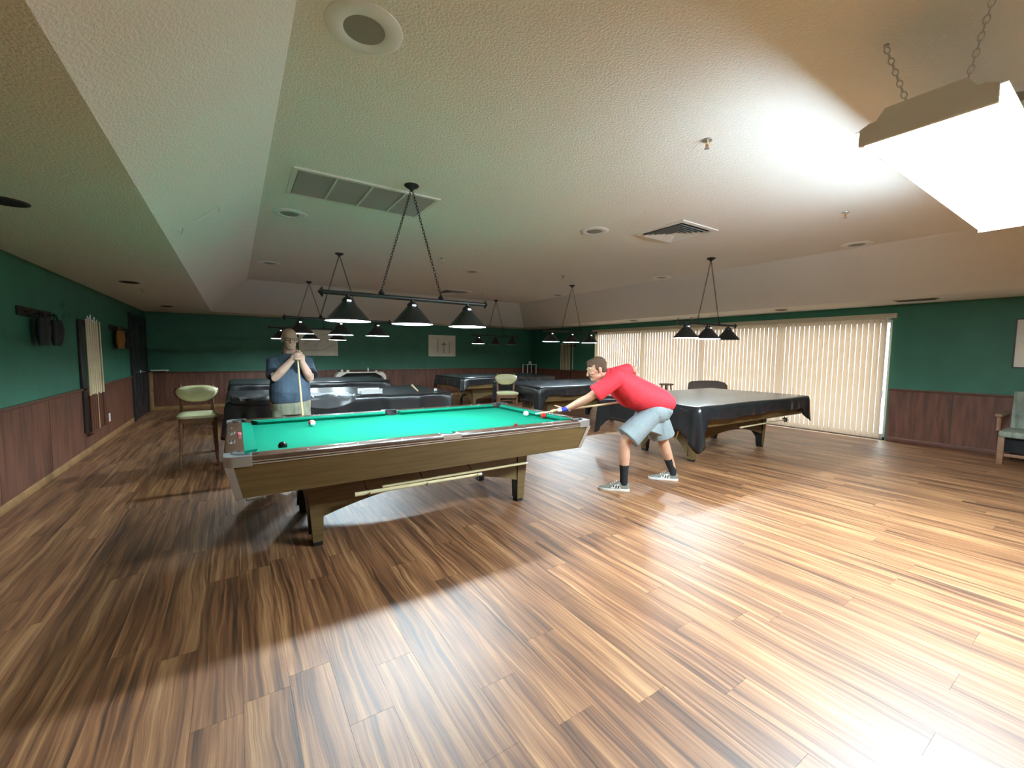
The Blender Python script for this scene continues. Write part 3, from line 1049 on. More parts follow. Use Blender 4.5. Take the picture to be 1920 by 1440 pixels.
def make_lamp(loc, label, lit=(True, True, True)):
    t = thing('billiard_lamp', label, 'pendant lamp', loc, group='three-shade lamps hung over the billiard tables')
    z0 = loc[2]
    zb = 1.905 - z0
    MB().lathe([(.001, 0), (.062, 0), (.064, -.008), (.050, -.020), (.022, -.034), (.012, -.052), (.001, -.052)], (0, 0, 0), 24).build('canopy', 'black_metal', t)
    for s in (-1, 1):
        chain_mb((s * .008, 0, -.05), (s * .275, 0, zb + .05), .026, .034, .018, .0028).build('chain', 'black_metal', t)
        diamond((s * .275, 0, zb + .028), .03, .036).build('chain_finial', 'black_metal', t, sharp=10)
        mb = MB()
        c = Vector((s * .745, 0, zb))
        mb.add([c + Vector((s * .035, 0, 0)), c - Vector((s * .02, 0, 0)), c + Vector((0, .036, 0)), c + Vector((0, 0, .045)), c - Vector((0, .036, 0)), c - Vector((0, 0, .045))],
               [(0, 2, 3), (0, 3, 4), (0, 4, 5), (0, 5, 2), (1, 3, 2), (1, 4, 3), (1, 5, 4), (1, 2, 5)])
        mb.build('end_finial', 'black_metal', t, sharp=10)
    MB().tube([(-.74, 0, zb), (.74, 0, zb)], .0185, 14).build('bar', 'black_metal', t)
    for i, k in enumerate((-.55, 0, .55)):
        zr = 1.68 - z0
        prof = [(.178, zr), (.176, zr + .006), (.125, zr + .065), (.075, zr + .125), (.048, zr + .155), (.045, zr + .178), (.032, zr + .190), (.018, zr + .200), (.016, zr + .222)]
        sh = MB().lathe(prof, (k, 0, 0), 32).build('lamp_shade', 'black_metal', t, sharp=25)
        inner = [(.178, zr), (.174, zr + .004), (.122, zr + .063), (.072, zr + .122), (.043, zr + .150), (.001, zr + .155)]
        MB().lathe(inner, (k, 0, 0), 32).build('shade_lining', 'shade_white', sh, sharp=25)
        if lit[i]:
            for sy_ in (-1, 1):
                MB().box(k - .016, k + .016, sy_ * .0455 - .002, sy_ * .0455 + .002, zr + .158, zr + .170).build('slot_glow', 'vent_glow', sh, sharp=0)  # glowing plate stands in for bulb light seen through a neck slot
        MB().cyl((k, 0, zr + .15), (k, 0, zr + .105), .020, n=12).build('socket', 'black_plastic', sh)
        m_ = 'bulb' if lit[i] else 'shade_white'
        MB().lathe([(.001, zr + .012), (.022, zr + .015), (.040, zr + .028), (.048, zr + .048), (.044, zr + .068), (.028, zr + .090), (.018, zr + .106)], (k, 0, 0), 20).build('bulb', m_, sh, sharp=0)
    return t

make_lamp((1.345, 3.68, ZU), 'black three-shade lamp hung over the uncovered green table')
make_lamp((1.355, 6.79, ZU), 'black three-shade lamp hung over the table with the rumpled cover')
make_lamp((1.36, 9.90, ZU), 'black three-shade lamp over the covered table by the wall pictures')
make_lamp((6.105, 10.13, ZU), 'black three-shade lamp with only one bulb lit, by the dark corner', (True, False, False))
make_lamp((6.075, 6.935, ZU), 'black three-shade lamp over the covered table behind the green chair')
make_lamp((6.045, 3.77, ZU), 'black three-shade lamp seen against the vertical blind', (True, True, False))

# ---- hanging fluorescent fixture
FX0, FX1, FY0, FY1, FZ = 2.44, 4.83, 0.395, 0.81, 2.40
ft = thing('fluorescent_fixture', 'long white fluorescent fixture hung on two chain pairs', 'ceiling light', ((FX0 + FX1) / 2, (FY0 + FY1) / 2, FZ))
fb = ((FX0 + FX1) / 2, (FY0 + FY1) / 2, FZ)
pr = [(FY0 + .02, FZ + .008), (FY0 + .012, FZ + 0.068), (FY0 + .03, FZ + 0.078), (FY0 + .055, FZ + 0.080), (FY0 + .085, FZ + 0.123), (FY1 - .085, FZ + 0.123), (FY1 - .055, FZ + 0.080), (FY1 - .03, FZ + 0.078), (FY1 - .012, FZ + 0.068), (FY1 - .02, FZ + .008)]
MB().profile(pr, 'x', FX0 + .012, FX1 - .012).build('housing', 'white_paint', ft, shift=fb, sharp=30)
pe = [(FY0 - .006, FZ - .004), (FY0 - .006, FZ + 0.066), (FY0 + .028, FZ + 0.082), (FY0 + .052, FZ + 0.084), (FY0 + .082, FZ + 0.128), (FY1 - .082, FZ + 0.128), (FY1 - .052, FZ + 0.084), (FY1 - .028, FZ + 0.082), (FY1 + .006, FZ + 0.066), (FY1 + .006, FZ - .004)]
for (a, b_) in ((FX0 - .006, FX0 + .012), (FX1 - .012, FX1 + .006)):
    MB().profile(pe, 'x', a, b_).build('end_cap', 'white_paint', ft, shift=fb, sharp=30)
MB().profile([(FY0 + .012, FZ - .004), (FY1 - .012, FZ - .004), (FY1 - .001, FZ + 0.062), (FY1 - .010, FZ + 0.064), (FY1 - .018, FZ + .006), (FY0 + .018, FZ + .006), (FY0 + .010, FZ + 0.064), (FY0 + .001, FZ + 0.062)], 'x', FX0 + .012, FX1 - .012).build('diffuser', 'panel_light', ft, shift=fb, sharp=0)
for y0_, y1_ in ((FY0 - .026, FY0 + .03), (FY1 - .03, FY1 + .026)):
    MB().box(FX0 + .012, FX1 - .012, y0_, y1_, FZ + 0.065, FZ + 0.070).build('light_shield_lip', 'white_paint', ft, shift=fb, sharp=0)  # added lips that block steep upward light from the diffuser sides
lm = MB(); link_mb(lm, (0, 0, 0), Vector((0, 0, 1)), Vector((1, 0, 0)), .036, .020, .0026, 12, 6)
lme = lm.mesh('link', 40); lme.materials.append(MATS['steel'])
for xx in (2.60, 4.67):
    for (yb, yt) in ((.68, .79), (.52, .455)):
        p0 = Vector((xx, yb, FZ + .126)); p1 = Vector((xx, yt, ZU - .012))
        cb = bpy.data.objects.new('chain', None); C.objects.link(cb); cb.parent = ft; cb.location = p0 - Vector(fb)
        d = p1 - p0; L_ = d.length; k = round(L_ / .030)
        q0 = Vector((0, 0, 1)).rotation_difference(d.normalized())
        for i in range(k):
            lk = link('link', lme, cb, d * ((i + .5) / k))
            q = q0 @ Quaternion((0, 0, 1), PI / 2 * (i % 2) + .35)
            lk.rotation_mode = 'QUATERNION'; lk.rotation_quaternion = q
        MB().lathe([(.001, ZU), (.012, ZU), (.012, ZU - .008), (.001, ZU - .012)], (xx, yt, 0), 12).build('ceiling_hook', 'steel', ft, shift=fb)

# ================================================================== CEILING FITTINGS
def speaker(x, y, label):
    t = thing('ceiling_speaker', label, 'ceiling speaker', (x, y, ZU), group='round ceiling speakers')
    MB().lathe([(.09, -.006), (.10, -.012), (.150, -.012), (.168, -.004), (.170, 0)], (0, 0, 0), 40).build('ring', 'white_plastic', t)
    MB().lathe([(.001, -.008), (.06, -.0085), (.092, -.006)], (0, 0, 0), 40).build('grille', 'grille', t)
SP = [(.539, 2.07, 'round white ceiling speaker alone near the tray edge, well before the return grille'),
      (.538, 5.16, 'round white ceiling speaker just beyond the four-panel return grille'),
      (.534, 8.22, 'round ceiling speaker between the lamps of the two tables by the wall pictures'),
      (3.62, 3.76, 'round white ceiling speaker beside the square louvred diffuser'),
      (3.62, 6.85, 'round ceiling speaker midway between the two table rows'),
      (6.78, 5.22, 'round ceiling speaker past the lamp that hangs against the blind'),
      (6.81, 2.23, 'round ceiling speaker over open floor, short of the blind'),
      (6.80, 8.30, 'round ceiling speaker towards the dark corner'),
      (3.69, .563, 'round ceiling speaker partly hidden above the fluorescent fixture')]
for s in SP: speaker(*s)

def sprinkler(x, y, z, label):
    t = thing('sprinkler_head', label, 'sprinkler', (x, y, z), group='ceiling sprinkler heads')
    MB().lathe([(.001, 0), (.034, 0), (.032, -.008), (.012, -.012), (.001, -.012)], (0, 0, 0), 20).build('escutcheon', 'steel', t)
    mb = MB().cyl((0, 0, -.01), (0, 0, -.03), .009, n=10)
    mb.tube([(.010, 0, -.025), (.016, 0, -.038), (.006, 0, -.056)], .003, 6).tube([(-.010, 0, -.025), (-.016, 0, -.038), (-.006, 0, -.056)], .003, 6)
    mb.build('frame_arms', 'brass', t)
    MB().cyl((0, 0, -.030), (0, 0, -.052), .003, n=8).build('glass_bulb', 'ball_red', t)
    MB().lathe([(.001, -.056), (.017, -.056), (.017, -.059), (.001, -.059)], (0, 0, 0), 16).build('deflector', 'steel', t)
sprinkler(2.73, 1.77, ZU, 'sprinkler head on open ceiling between the big speaker and the fluorescent fixture')
sprinkler(5.22, 1.82, ZU, 'sprinkler head on open ceiling beyond the fluorescent fixture')
sprinkler(2.74, 6.17, ZU, 'sprinkler head on the ceiling beyond the lamp of the green table')
sprinkler(5.20, 6.20, ZU, 'sprinkler head on the ceiling near the lamp behind the green chair')
sprinkler(5.19, 9.25, ZU, 'small sprinkler head near the lamp with one lit bulb')
sprinkler(-1.085, 8.17, ZC, 'sprinkler head on the low soffit over the cue rack wall')
sprinkler(8.90, 5.98, ZC, 'sprinkler head on the low soffit above the blind')

def diffuser(x, y, label, s=.335):
    t = thing('ceiling_diffuser', label, 'air vent', (x, y, ZU), group='square ceiling diffusers')
    def ringq(a, z): return [(-a, -a, z), (a, -a, z), (a, a, z), (-a, a, z)]
    MB().loft([ringq(s, 0), ringq(s, -.012), ringq(s - .045, -.016), ringq(s - .055, -.006)], cap=False).build('frame', 'white_paint', t, sharp=20)
    MB().add(ringq(s - .05, -.001), [(0, 1, 2, 3)]).build('plenum', 'black_inner', t, sharp=0)
    a = s - .07
    while a > .05:
        MB().loft([ringq(a, -.028), ringq(a - .030, -.006), ringq(a - .032, -.008), ringq(a - .002, -.031)], cap=False).build('louver', 'white_paint', t, sharp=20)
        a -= .044
    MB().loft([ringq(.05, -.026), ringq(.03, -.012)]).build('center_plate', 'white_paint', t, sharp=20)
diffuser(4.43, 3.23, 'square white louvred diffuser between the two nearer lamps')
diffuser(4.445, 9.37, 'distant square louvred diffuser near the lamp with one lit bulb')

# return-air grille, four panels
gx0, gx1, gy0, gy1 = .44, 1.69, 3.84, 4.50
rg = thing('return_grille', 'long white return grille of four louvred panels above the green table', 'air vent', ((gx0 + gx1) / 2, (gy0 + gy1) / 2, ZU))
gb = ((gx0 + gx1) / 2, (gy0 + gy1) / 2, ZU)
f = .035
fm = MB().box(gx0, gx1, gy0, gy0 + f, ZU - .014, ZU).box(gx0, gx1, gy1 - f, gy1, ZU - .014, ZU)
fm.box(gx0, gx0 + f, gy0 + f, gy1 - f, ZU - .014, ZU).box(gx1 - f, gx1, gy0 + f, gy1 - f, ZU - .014, ZU)
fm.build('frame', 'white_paint', rg, shift=gb, sharp=0)
MB().box(gx0 + f, gx1 - f, gy0 + f, gy1 - f, ZU - .0015, ZU - .0005).build('filter', 'grille', rg, shift=gb, sharp=0)
pwid = (gx1 - gx0 - 2 * f) / 4
for k in range(4):
    a = gx0 + f + k * pwid
    if k:
        MB().box(a - .007, a + .007, gy0 + f, gy1 - f, ZU - .016, ZU - .001).build('divider', 'white_paint', rg, shift=gb, sharp=0)
    mb = MB()
    n = 26
    for i in range(n):
        y = gy0 + f + (gy1 - gy0 - 2 * f) * (i + .5) / n
        mb.hexa([(a + .008, y - .001, ZU - .014), (a + pwid - .008, y - .001, ZU - .014), (a + pwid - .008, y + .001, ZU - .014), (a + .008, y + .001, ZU - .014)],
                [(a + .008, y + .009, ZU - .002), (a + pwid - .008, y + .009, ZU - .002), (a + pwid - .008, y + .011, ZU - .002), (a + .008, y + .011, ZU - .002)])
    o = mb.build('louver_panel', 'white_paint', rg, shift=gb, sharp=0)
    o['kind'] = 'stuff'

def can(x, y, label):
    t = thing('recessed_light', label, 'recessed light', (x, y, ZC), group='unlit recessed lights in the soffit')
    MB().lathe([(.082, -.002), (.092, -.008), (.105, -.006), (.107, 0)], (0, 0, 0), 32).build('ring', 'black_metal', t)
    MB().lathe([(.001, -.0015), (.05, -.002), (.083, -.003)], (0, 0, 0), 32).build('lens', 'black_inner', t)
can(-1.12, 3.84, 'unlit black recessed light in the low soffit, before the black bag rail')
can(-1.12, 7.445, 'unlit black recessed light in the low soffit above the cue rack')
can(-1.11, 11.04, 'unlit black recessed light in the low soffit near the black door')
can(8.71, 3.96, 'unlit recessed light in the soffit above the blind, towards the wall vent')
can(8.66, 7.47, 'unlit recessed light in the soffit above the blind, towards the dark corner')
vt = thing('soffit_vent', 'small brown rectangular vent in the soffit above the green wall', 'air vent', (8.66, 2.05, ZC))
MB().box(-.09, .09, -.24, .24, -.012, 0, .003).build('frame', 'paper_dark', vt)
for k in range(6):
    MB().box(-.07 + k * .026, -.058 + k * .026, -.21, .21, -.018, -.011).build('louver', 'frame_dark', vt, sharp=0)

# thin white rod bracketed on the sloping tray side
rd = thing('rod_bracket', 'thin white rod held off the sloping ceiling side by two brackets', 'bracket', (-.20, 4.2, 2.49))
P0 = Vector((-.315, 4.14, 2.380)); P1 = Vector((-.085, 4.09, 2.565)); nrm = Vector((.652, 0, -.758))
MB().tube([P0 + nrm * .03, P1 + nrm * .03], .0045, 8).build('rod', 'white_paint', rd, shift=(-.20, 4.2, 2.49))
for q, e in ((P0, Vector((-.02, .13, -.017))), (P1, Vector((0, .12, 0)))):
    MB().tube([q - nrm * .002 + e, q + nrm * .028 + e, q + nrm * .03], .005, 8).build('arm', 'white_paint', rd, shift=(-.20, 4.2, 2.49))

# ================================================================== FURNITURE
def make_chair(loc, rz, label, seat_z=.66):
    t = thing('padded_chair', label, 'chair', loc, rz, group='green padded wooden chairs')
    # seat faces -y
    sz = seat_z
    def rr(hx, hy, z, r=.07, taper=0):
        pts = []
        for cx, cy, a0 in ((hx - r, -hy + r, -PI / 2), (hx - r - taper, hy - r, 0), (-hx + r + taper, hy - r, PI / 2), (-hx + r, -hy + r, PI)):
            pts += [(*q, z) for q in arc(cx, cy, r, a0, a0 + PI / 2, 5)]
        return pts
    MB().loft([rr(.195, .19, sz - .045, taper=.02), rr(.205, .20, sz - .03, taper=.02), rr(.205, .20, sz - .012, taper=.02), rr(.185, .18, sz + .004, taper=.02), rr(.12, .12, sz + .012, taper=.02)]).build('seat', 'chair_vinyl', t, sharp=45)
    MB().loft([rr(.19, .185, sz - .10, taper=.02), rr(.19, .185, sz - .045, taper=.02)]).build('seat_frame', 'chair_wood', t, sharp=45)
    for sx in (-1, 1):
        MB().chain([(sx * .165, -.15, sz - .06), (sx * .175, -.165, .3), (sx * .185, -.18, .0)], [(.021, .021), (.017, .017), (.012, .012)], n=10, round_ends=False).build('leg', 'chair_wood', t)
        MB().chain([(sx * .165, .215, sz + .34), (sx * .160, .185, sz + .10), (sx * .155, .165, sz - .06), (sx * .170, .20, .3), (sx * .185, .235, 0)], [(.011, .016), (.015, .02), (.018, .022), (.015, .018), (.012, .013)], n=10, round_ends=False).build('leg', 'chair_wood', t)
        MB().tube([(sx * .176, -.165, .28), (sx * .170, .205, .28)], .010, 8).build('stretcher', 'chair_wood', t)
    MB().tube([(-.178, -.172, .19), (.178, -.172, .19)], .011, 8).build('stretcher', 'chair_wood', t)
    MB().tube([(-.165, -.15, sz - .17), (-.10, -.16, sz - .155), (.10, -.16, sz - .155), (.165, -.15, sz - .17)], .008, 8).build('footrest', 'chair_wood', t)
    # rounded back: flat across the top, curving to a point below
    def back(scale, y, zoff=0):
        pts = []
        n = 36
        for i in range(n):
            a = 2 * PI * i / n
            c, s = math.cos(a), math.sin(a)
            X = .215 * (abs(c) ** .75) * (1 if c > 0 else -1)
            Z = (.075 * abs(s) ** .8) if s > 0 else -.135 * abs(s) ** 1.25
            bow = .10 * (X / .215) ** 2
            pts.append((X * scale, y - bow * .35, sz + .255 + Z * scale + zoff))
        return pts
    MB().loft([back(.90, .215), back(1.04, .213), back(1.06, .200), back(1.0, .187)]).build('back_frame', 'chair_wood', t, sharp=40)
    MB().loft([back(.99, .190), back(.97, .175), back(.84, .162), back(.5, .155)]).build('backrest', 'chair_vinyl', t, sharp=50)
    return t
make_chair((-.40, 6.44, 0), math.radians(4), 'green padded wooden chair standing alone by the cue rack wall', .655)
make_chair((4.36, 6.80, 0), math.radians(-24), 'green padded wooden chair standing between the two covered table rows', .69)

# round wooden stool and brown armchair before the blind
st = thing('wooden_stool', 'round brown wooden stool in front of the blind', 'stool', (8.75, 6.48, 0))
MB().lathe([(.001, .70), (.15, .70), (.17, .712), (.17, .728), (.15, .738), (.001, .74)], (0, 0, 0), 28).build('seat', 'stool_wood', st)
for k in range(4):
    a = PI / 4 + k * PI / 2
    MB().tube([(.10 * math.cos(a), .10 * math.sin(a), .70), (.17 * math.cos(a), .17 * math.sin(a), 0)], [.018, .014], 10).build('leg', 'stool_wood', st)
for k in range(4):
    a = PI / 4 + k * PI / 2; b = a + PI / 2
    MB().tube([(.15 * math.cos(a), .15 * math.sin(a), .2), (.15 * math.cos(b), .15 * math.sin(b), .2)], .010, 8).build('stretcher', 'stool_wood', st)

ac = thing('armchair', 'brown upholstered armchair with its back against the blind', 'armchair', (8.62, 5.55, 0))
def ac_back(x, zt):
    pts = [(-.40, .30), (-.46, .62), (-.44, .78), (-.38, .835), (-.2, .868), (.0, .862), (.22, .845), (.38, .82), (.44, .78), (.46, .62), (.40, .30)]
    return [(x + .06 * (q / .9), p, q + zt * 0) for p, q in pts]
MB().loft([ac_back(.24, 0), ac_back(.34, 0)]).build('backrest', 'armchair', ac, sharp=40)
MB().box(-.36, .26, -.36, .36, .24, .44, .05).build('seat', 'armchair', ac)
for sy in (-1, 1):
    MB().box(-.36, .30, sy * .46 - .055, sy * .46 + .055, .22, .62, .045).build('armrest', 'armchair', ac)
    for xx in (-.32, .28):
        MB().cyl((xx, sy * .42, .24), (xx, sy * .42, 0), .025, .018, 10).build('leg', 'chair_wood', ac)

# bench at the frame's edge
bn = thing('wooden_bench', 'pale striped padded bench with wooden legs by the green wall', 'bench', (8.95, .62, 0))
MB().box(-.36, .28, -.50, .48, .37, .46, .03).build('seat', 'bench_cloth', bn)
def bq(x, z): return [(x, -.50, z), (x + .06, -.50, z), (x + .06, .44, z), (x, .44, z)]
MB().loft([bq(.18, .44), bq(.24, .95), bq(.245, .97)]).build('backrest', 'bench_cloth', bn, sharp=30)
for sy in (-1, 1):
    MB().box(-.33, -.27, sy * .45 - .03, sy * .45 + .03, 0, .38, .006).build('leg', 'bench_wood', bn)
    MB().box(.22, .28, sy * .45 - .03, sy * .45 + .03, 0, .40, .006).build('leg', 'bench_wood', bn)
    MB().box(-.35, .22, sy * .49 - .035, sy * .49 + .035, .64, .68, .012).build('armrest', 'bench_wood', bn)
    MB().cyl((-.28, sy * .49, .45), (-.28, sy * .49, .65), .022, n=10).build('arm_post', 'bench_wood', bn)
MB().box(-.31, -.285, -.42, .42, .11, .15, .004).build('stretcher', 'bench_wood', bn)
MB().box(-.26, .20, -.43, .43, .17, .36).build('underseat_box', 'black_inner', bn, sharp=0)

# small pale side table in the dark corner with a carton on it
sd = thing('side_table', 'tall thin-legged pale side table in the dark corner', 'table', (8.92, 12.42, 0))
MB().box(-.21, .21, -.16, .16, 1.02, 1.045, .004).build('tabletop', 'white_paint', sd)
for sx in (-1, 1):
    for sy in (-1, 1):
        MB().box(sx * .19 - .012, sx * .19 + .012, sy * .14 - .012, sy * .14 + .012, 0, 1.02).build('leg', 'white_paint', sd, sharp=0)
tag(MB().box(-.045, .045, -.03, .03, 0, .10, .006).build('carton', 'white_plastic', None, loc=(8.92, 12.40, 1.045)), 'small white carton on the tall pale side table', 'carton')

# white curved counter against the far wall behind the flat-covered table
ct = thing('wall_counter', 'pale counter with rounded ends against the wainscot wall', 'counter', (3.03, 12.60, 0))
MB().box(-.62, .62, -.17, .2, .82, .85, .006).build('countertop', 'paper_light', ct)
for sx in (-1, 1):
    pts = [(sx * .40, .82), (sx * .62, .82), (sx * .68, .78), (sx * .70, .70), (sx * .70, .0), (sx * .64, .0), (sx * .64, .66), (sx * .55, .74)]
    MB().profile(pts, 'y', -.16, .18).build('end_panel', 'paper_light', ct, sharp=30)
MB().box(-.60, .60, .02, .18, .05, .82).build('front_panel', 'black_inner', ct, sharp=0)
for k, (dx, r, hh, lb) in enumerate(((-.50, .035, .07, 'squat white jar at the end of the pale counter'), (-.34, .05, .06, 'wide beige bowl on the pale counter'), (.22, .022, .12, 'slim white bottle standing on the pale counter'), (.45, .04, .035, 'low white dish on the pale counter'))):
    mb = MB().lathe([(.001, 0), (r * .8, 0), (r, hh * .25), (r, hh * .6), (r * .55, hh * .85), (r * .55, hh), (r * .45, hh), (.001, hh * .9)], (0, 0, 0), 16)
    tag(mb.build(('jar', 'bowl', 'bottle', 'dish')[k], 'paper_light' if k == 1 else 'white_plastic', None, loc=(3.03 + dx, 12.60, .85)), lb, ('jar', 'bowl', 'bottle', 'dish')[k])

# ================================================================== ON THE WALLS
def picture(name, loc, w_, h_, axis, label, frame, mk):
    t = thing(name, label, 'picture', loc, group='framed pictures')
    def bx(a0, a1, z0, z1, d0, d1):
        if axis == 'x':   # on the far wall, facing -y
            return MB().box(a0, a1, -d1, -d0, z0, z1)
        return MB().box(-d1, -d0, a0, a1, z0, z1)    # on the right wall, facing -x
    bx(-w_ / 2 + .012, w_ / 2 - .012, -h_ / 2 + .012, h_ / 2 - .012, .0, .012).build('print', 'paper', t, sharp=0)
    f_ = .016
    for nm, a in (('frame_bar', (-w_ / 2, w_ / 2, -h_ / 2, -h_ / 2 + f_)), ('frame_bar', (-w_ / 2, w_ / 2, h_ / 2 - f_, h_ / 2)), ('frame_bar', (-w_ / 2, -w_ / 2 + f_, -h_ / 2 + f_, h_ / 2 - f_)), ('frame_bar', (w_ / 2 - f_, w_ / 2, -h_ / 2 + f_, h_ / 2 - f_))):
        bx(*a, 0, .024).build(nm, frame, t, sharp=0)
    mk(t, bx)
    return t
def sketch_a(t, bx):
    g = MB()
    for pts in ([(-.42, -.24), (-.2, -.20), (.05, -.22), (.25, -.12), (.42, -.04)], [(-.40, -.05), (-.25, .04), (-.10, .02)], [(-.1, -.12), (0, .02), (.12, .10), (.25, .06)], [(.05, .2), (.2, .24), (.38, .2)]):
        g.tube([(a, -.0125, z) for a, z in pts], .005, 5)
    g.build('drawing', 'paper_dark', t)
def glass_reflection(t, bx):  # pale patches and brown shapes stand for the blind reflected in the glass
    bx(-.24, .28, -.26, .10, .0122, .0135).build('pale_area', 'paper_light', t, sharp=0)
    bx(-.40, -.16, -.02, .01, .0124, .014).build('pale_bar', 'paper_light', t, sharp=0)
    g = MB()
    for x_, a, b in ((-.15, -.20, .25), (.06, -.25, .10), (.26, -.25, .15)):
        g.box(x_ - .014, x_ + .014, -.0150, -.0138, a, b)
    g.add([(-.04, -.0146, .02), (.16, -.0146, .02), (.06, -.0146, .13)], [(0, 1, 2)])
    g.build('brown_reflection', 'paper_dark', t, sharp=0)
picture('wall_picture', (1.98, YF, 1.665), 1.00, .72, 'x', 'large pale framed sketch on the green wall behind the standing man', 'paper', sketch_a)
picture('wall_picture', (5.70, YF, 1.65), .95, .69, 'x', 'sepia framed picture, reflected blind painted as bars and patches, on the green wall', 'paper', glass_reflection)
def sketch_c(t, bx):
    bx(-.26, .26, -.22, .22, .0122, .0130).build('inner_sheet', 'paper_light', t, sharp=0)
picture('wall_picture', (XR, .72, 1.645), .80, .70, 'y', 'plain cream picture in a dark frame on the green wall by the bench', 'frame_dark', sketch_c)

# cue racks
def cue(loc, L_, label, group, r=.0165, butt='cue_butt', tilt=(0, 0)):
    t = thing('cue_stick', label, 'cue', loc, group=group)
    tp = Vector((tilt[0], tilt[1], L_))
    MB().tube([(0, 0, 0), tp * .32], [r, r * .9], 8).build('butt', butt, t)
    MB().tube([tp * .32, tp * .985], [r * .9, r * .5], 8).build('shaft', 'pale_maple', t)
    MB().tube([tp * .985, tp], [r * .52, r * .45], 8).build('tip', 'white_plastic', t)
    return t
rk = thing('cue_rack', 'dark wooden cue rack on the wall beside the bag rails', 'cue rack', (XL, 8.28, 0))
MB().box(0, .025, -.50, .40, 1.74, 1.82, .006).build('back_rail', 'frame_dark', rk)
MB().box(.025, .034, -.38, .40, 1.745, 1.790, .004).build('top_clip', 'frame_dark', rk)
MB().box(0, .03, -.52, -.36, .30, 1.80, .006).build('side_board', 'frame_dark', rk)
MB().box(0, .078, -.40, .37, .26, .30, .006).build('foot_ledge', 'trim_wood', rk)
n = 12
for k in range(n):
    y_ = 8.28 - .33 + .055 * k + (.05 if k == n - 1 else 0)
    cue((XL + .052 + .006 * (k % 2), y_, .301), 1.55 + random.uniform(-.03, .06), 'pale wooden cue standing in the rack between the two bag rails', 'cues in the rack between the bag rails', butt='cue_butt' if k != 6 else 'pale_maple')
rk2 = thing('cue_rack', 'dark cue rack on the wall just past the end of the blind', 'cue rack', (XR, 10.74, 0))
MB().box(-.025, 0, -.40, .40, 1.66, 1.74, .006).build('back_rail', 'frame_dark', rk2)
MB().box(-.038, -.025, -.36, .36, 1.665, 1.710, .004).build('top_clip', 'frame_dark', rk2)
MB().box(-.13, 0, -.40, .40, .44, .48, .006).build('foot_ledge', 'trim_wood', rk2)
for k in range(8):
    y_ = 10.74 + .31 - .075 * k - (.07 if k == 7 else 0)
    cue((XR - .06, y_, .481), 1.30 + (.12 if k == 7 else random.uniform(-.02, .03)), 'wooden cue standing in the rack just past the end of the blind', 'cues in the rack past the blind')

# bag rails
def rail(name, y0, y1, z, label):
    t = thing(name, label, 'coat rail', (XL, (y0 + y1) / 2, z))
    h2 = (y1 - y0) / 2
    MB().box(0, .022, -h2, h2, -.045, .045, .006).build('board', 'frame_dark', t)
    for k in range(3):
        yy = -h2 * .7 + h2 * .7 * k
        MB().tube([(.02, yy, .0), (.06, yy, -.005), (.075, yy, .02)], .007, 8).build('peg', 'frame_dark', t)
    return t
rail('coat_rail', 5.93, 6.80, 1.79, 'dark wooden peg rail holding black bags on the green wall')
rail('coat_rail', 9.48, 10.60, 1.79, 'dark wooden peg rail holding an orange and a black bag')
def bag(loc, w_, h_, m, label, group):
    t = thing('hanging_bag', label, 'bag', loc, group=group)
    rings = []
    for k in range(7):
        s = k / 6
        hw = w_ / 2 * (.80 + .2 * math.sin(PI * (.2 + .75 * s)))
        dp = .018 + .035 * math.sin(PI * min(1, .15 + s * .8))
        rings.append([(.085 + dp * math.cos(a) * .9, hw * (abs(math.sin(a)) ** .6) * (1 if math.sin(a) >= 0 else -1) + .015 * (1 - s), -s * h_) for a in [2 * PI * i / 18 for i in range(18)]])
    MB().loft(rings).build('bag_body', m, t, sharp=50)
    MB().tube([(.085, -w_ * .28, -.01), (.08, -w_ * .12, .05), (.07, 0, .065), (.08, w_ * .12, .05), (.085, w_ * .28, -.01)], .008, 6).build('strap', m, t)
    return t
bag((XL, 6.27, 1.74), .24, .28, 'bag_black', 'black cloth bag on the peg rail, nearest its bare end', 'bags on the peg rails')
bag((XL, 6.67, 1.74), .22, .28, 'bag_black', 'black cloth bag with brass peg showing, nearest the light switches', 'bags on the peg rails')
bag((XL, 9.78, 1.74), .46, .30, 'bag_orange', 'dull orange bag on the peg rail beyond the cue rack', 'bags on the peg rails')
bag((XL, 10.42, 1.74), .36, .30, 'bag_black', 'black bag on the peg rail beside the black door', 'bags on the peg rails')
def plate(loc, w_, h_, label, m='white_plastic', outlet=False):
    t = thing('wall_plate', label, 'socket' if outlet else 'switch', loc)
    MB().box(0, .006, -w_ / 2, w_ / 2, -h_ / 2, h_ / 2, .002).build('cover_plate', m, t)
    for s in (-1, 1):
        if outlet: MB().box(.006, .009, -.018, .018, s * .022 - .014, s * .022 + .014, .002).build('receptacle', 'paper_light', t)
        else: MB().box(.006, .014, s * .03 - .006, s * .03 + .006, -.014, .014).build('toggle', m, t, sharp=0)
    return t
plate((XL, 7.30, 1.95), .16, .07, 'green painted switch plate high on the wall beside the black bags', 'green_paint')
plate((XL, 7.33, 1.82), .16, .07, 'green painted switch plate below its twin beside the black bags', 'green_paint')
plate((XL + .012, 9.12, .34), .085, .13, 'white wall socket low on the wainscot by the cue rack', outlet=True)
sh = thing('wall_shelf', 'small white ledge on top of the wainscot in the corner by the black door', 'shelf', (-1.47, YF, ZW))
MB().box(-.16, .16, -.22, 0, .03, .055, .004).build('board', 'white_plastic', sh)
for s in (-1, 1):
    MB().hexa([(s * .12 - .01, -.05, 0), (s * .12 + .01, -.05, 0), (s * .12 + .01, 0, 0), (s * .12 - .01, 0, 0)], [(s * .12 - .01, -.18, .03), (s * .12 + .01, -.18, .03), (s * .12 + .01, 0, .03), (s * .12 - .01, 0, .03)]).build('bracket', 'white_plastic', sh, sharp=0)

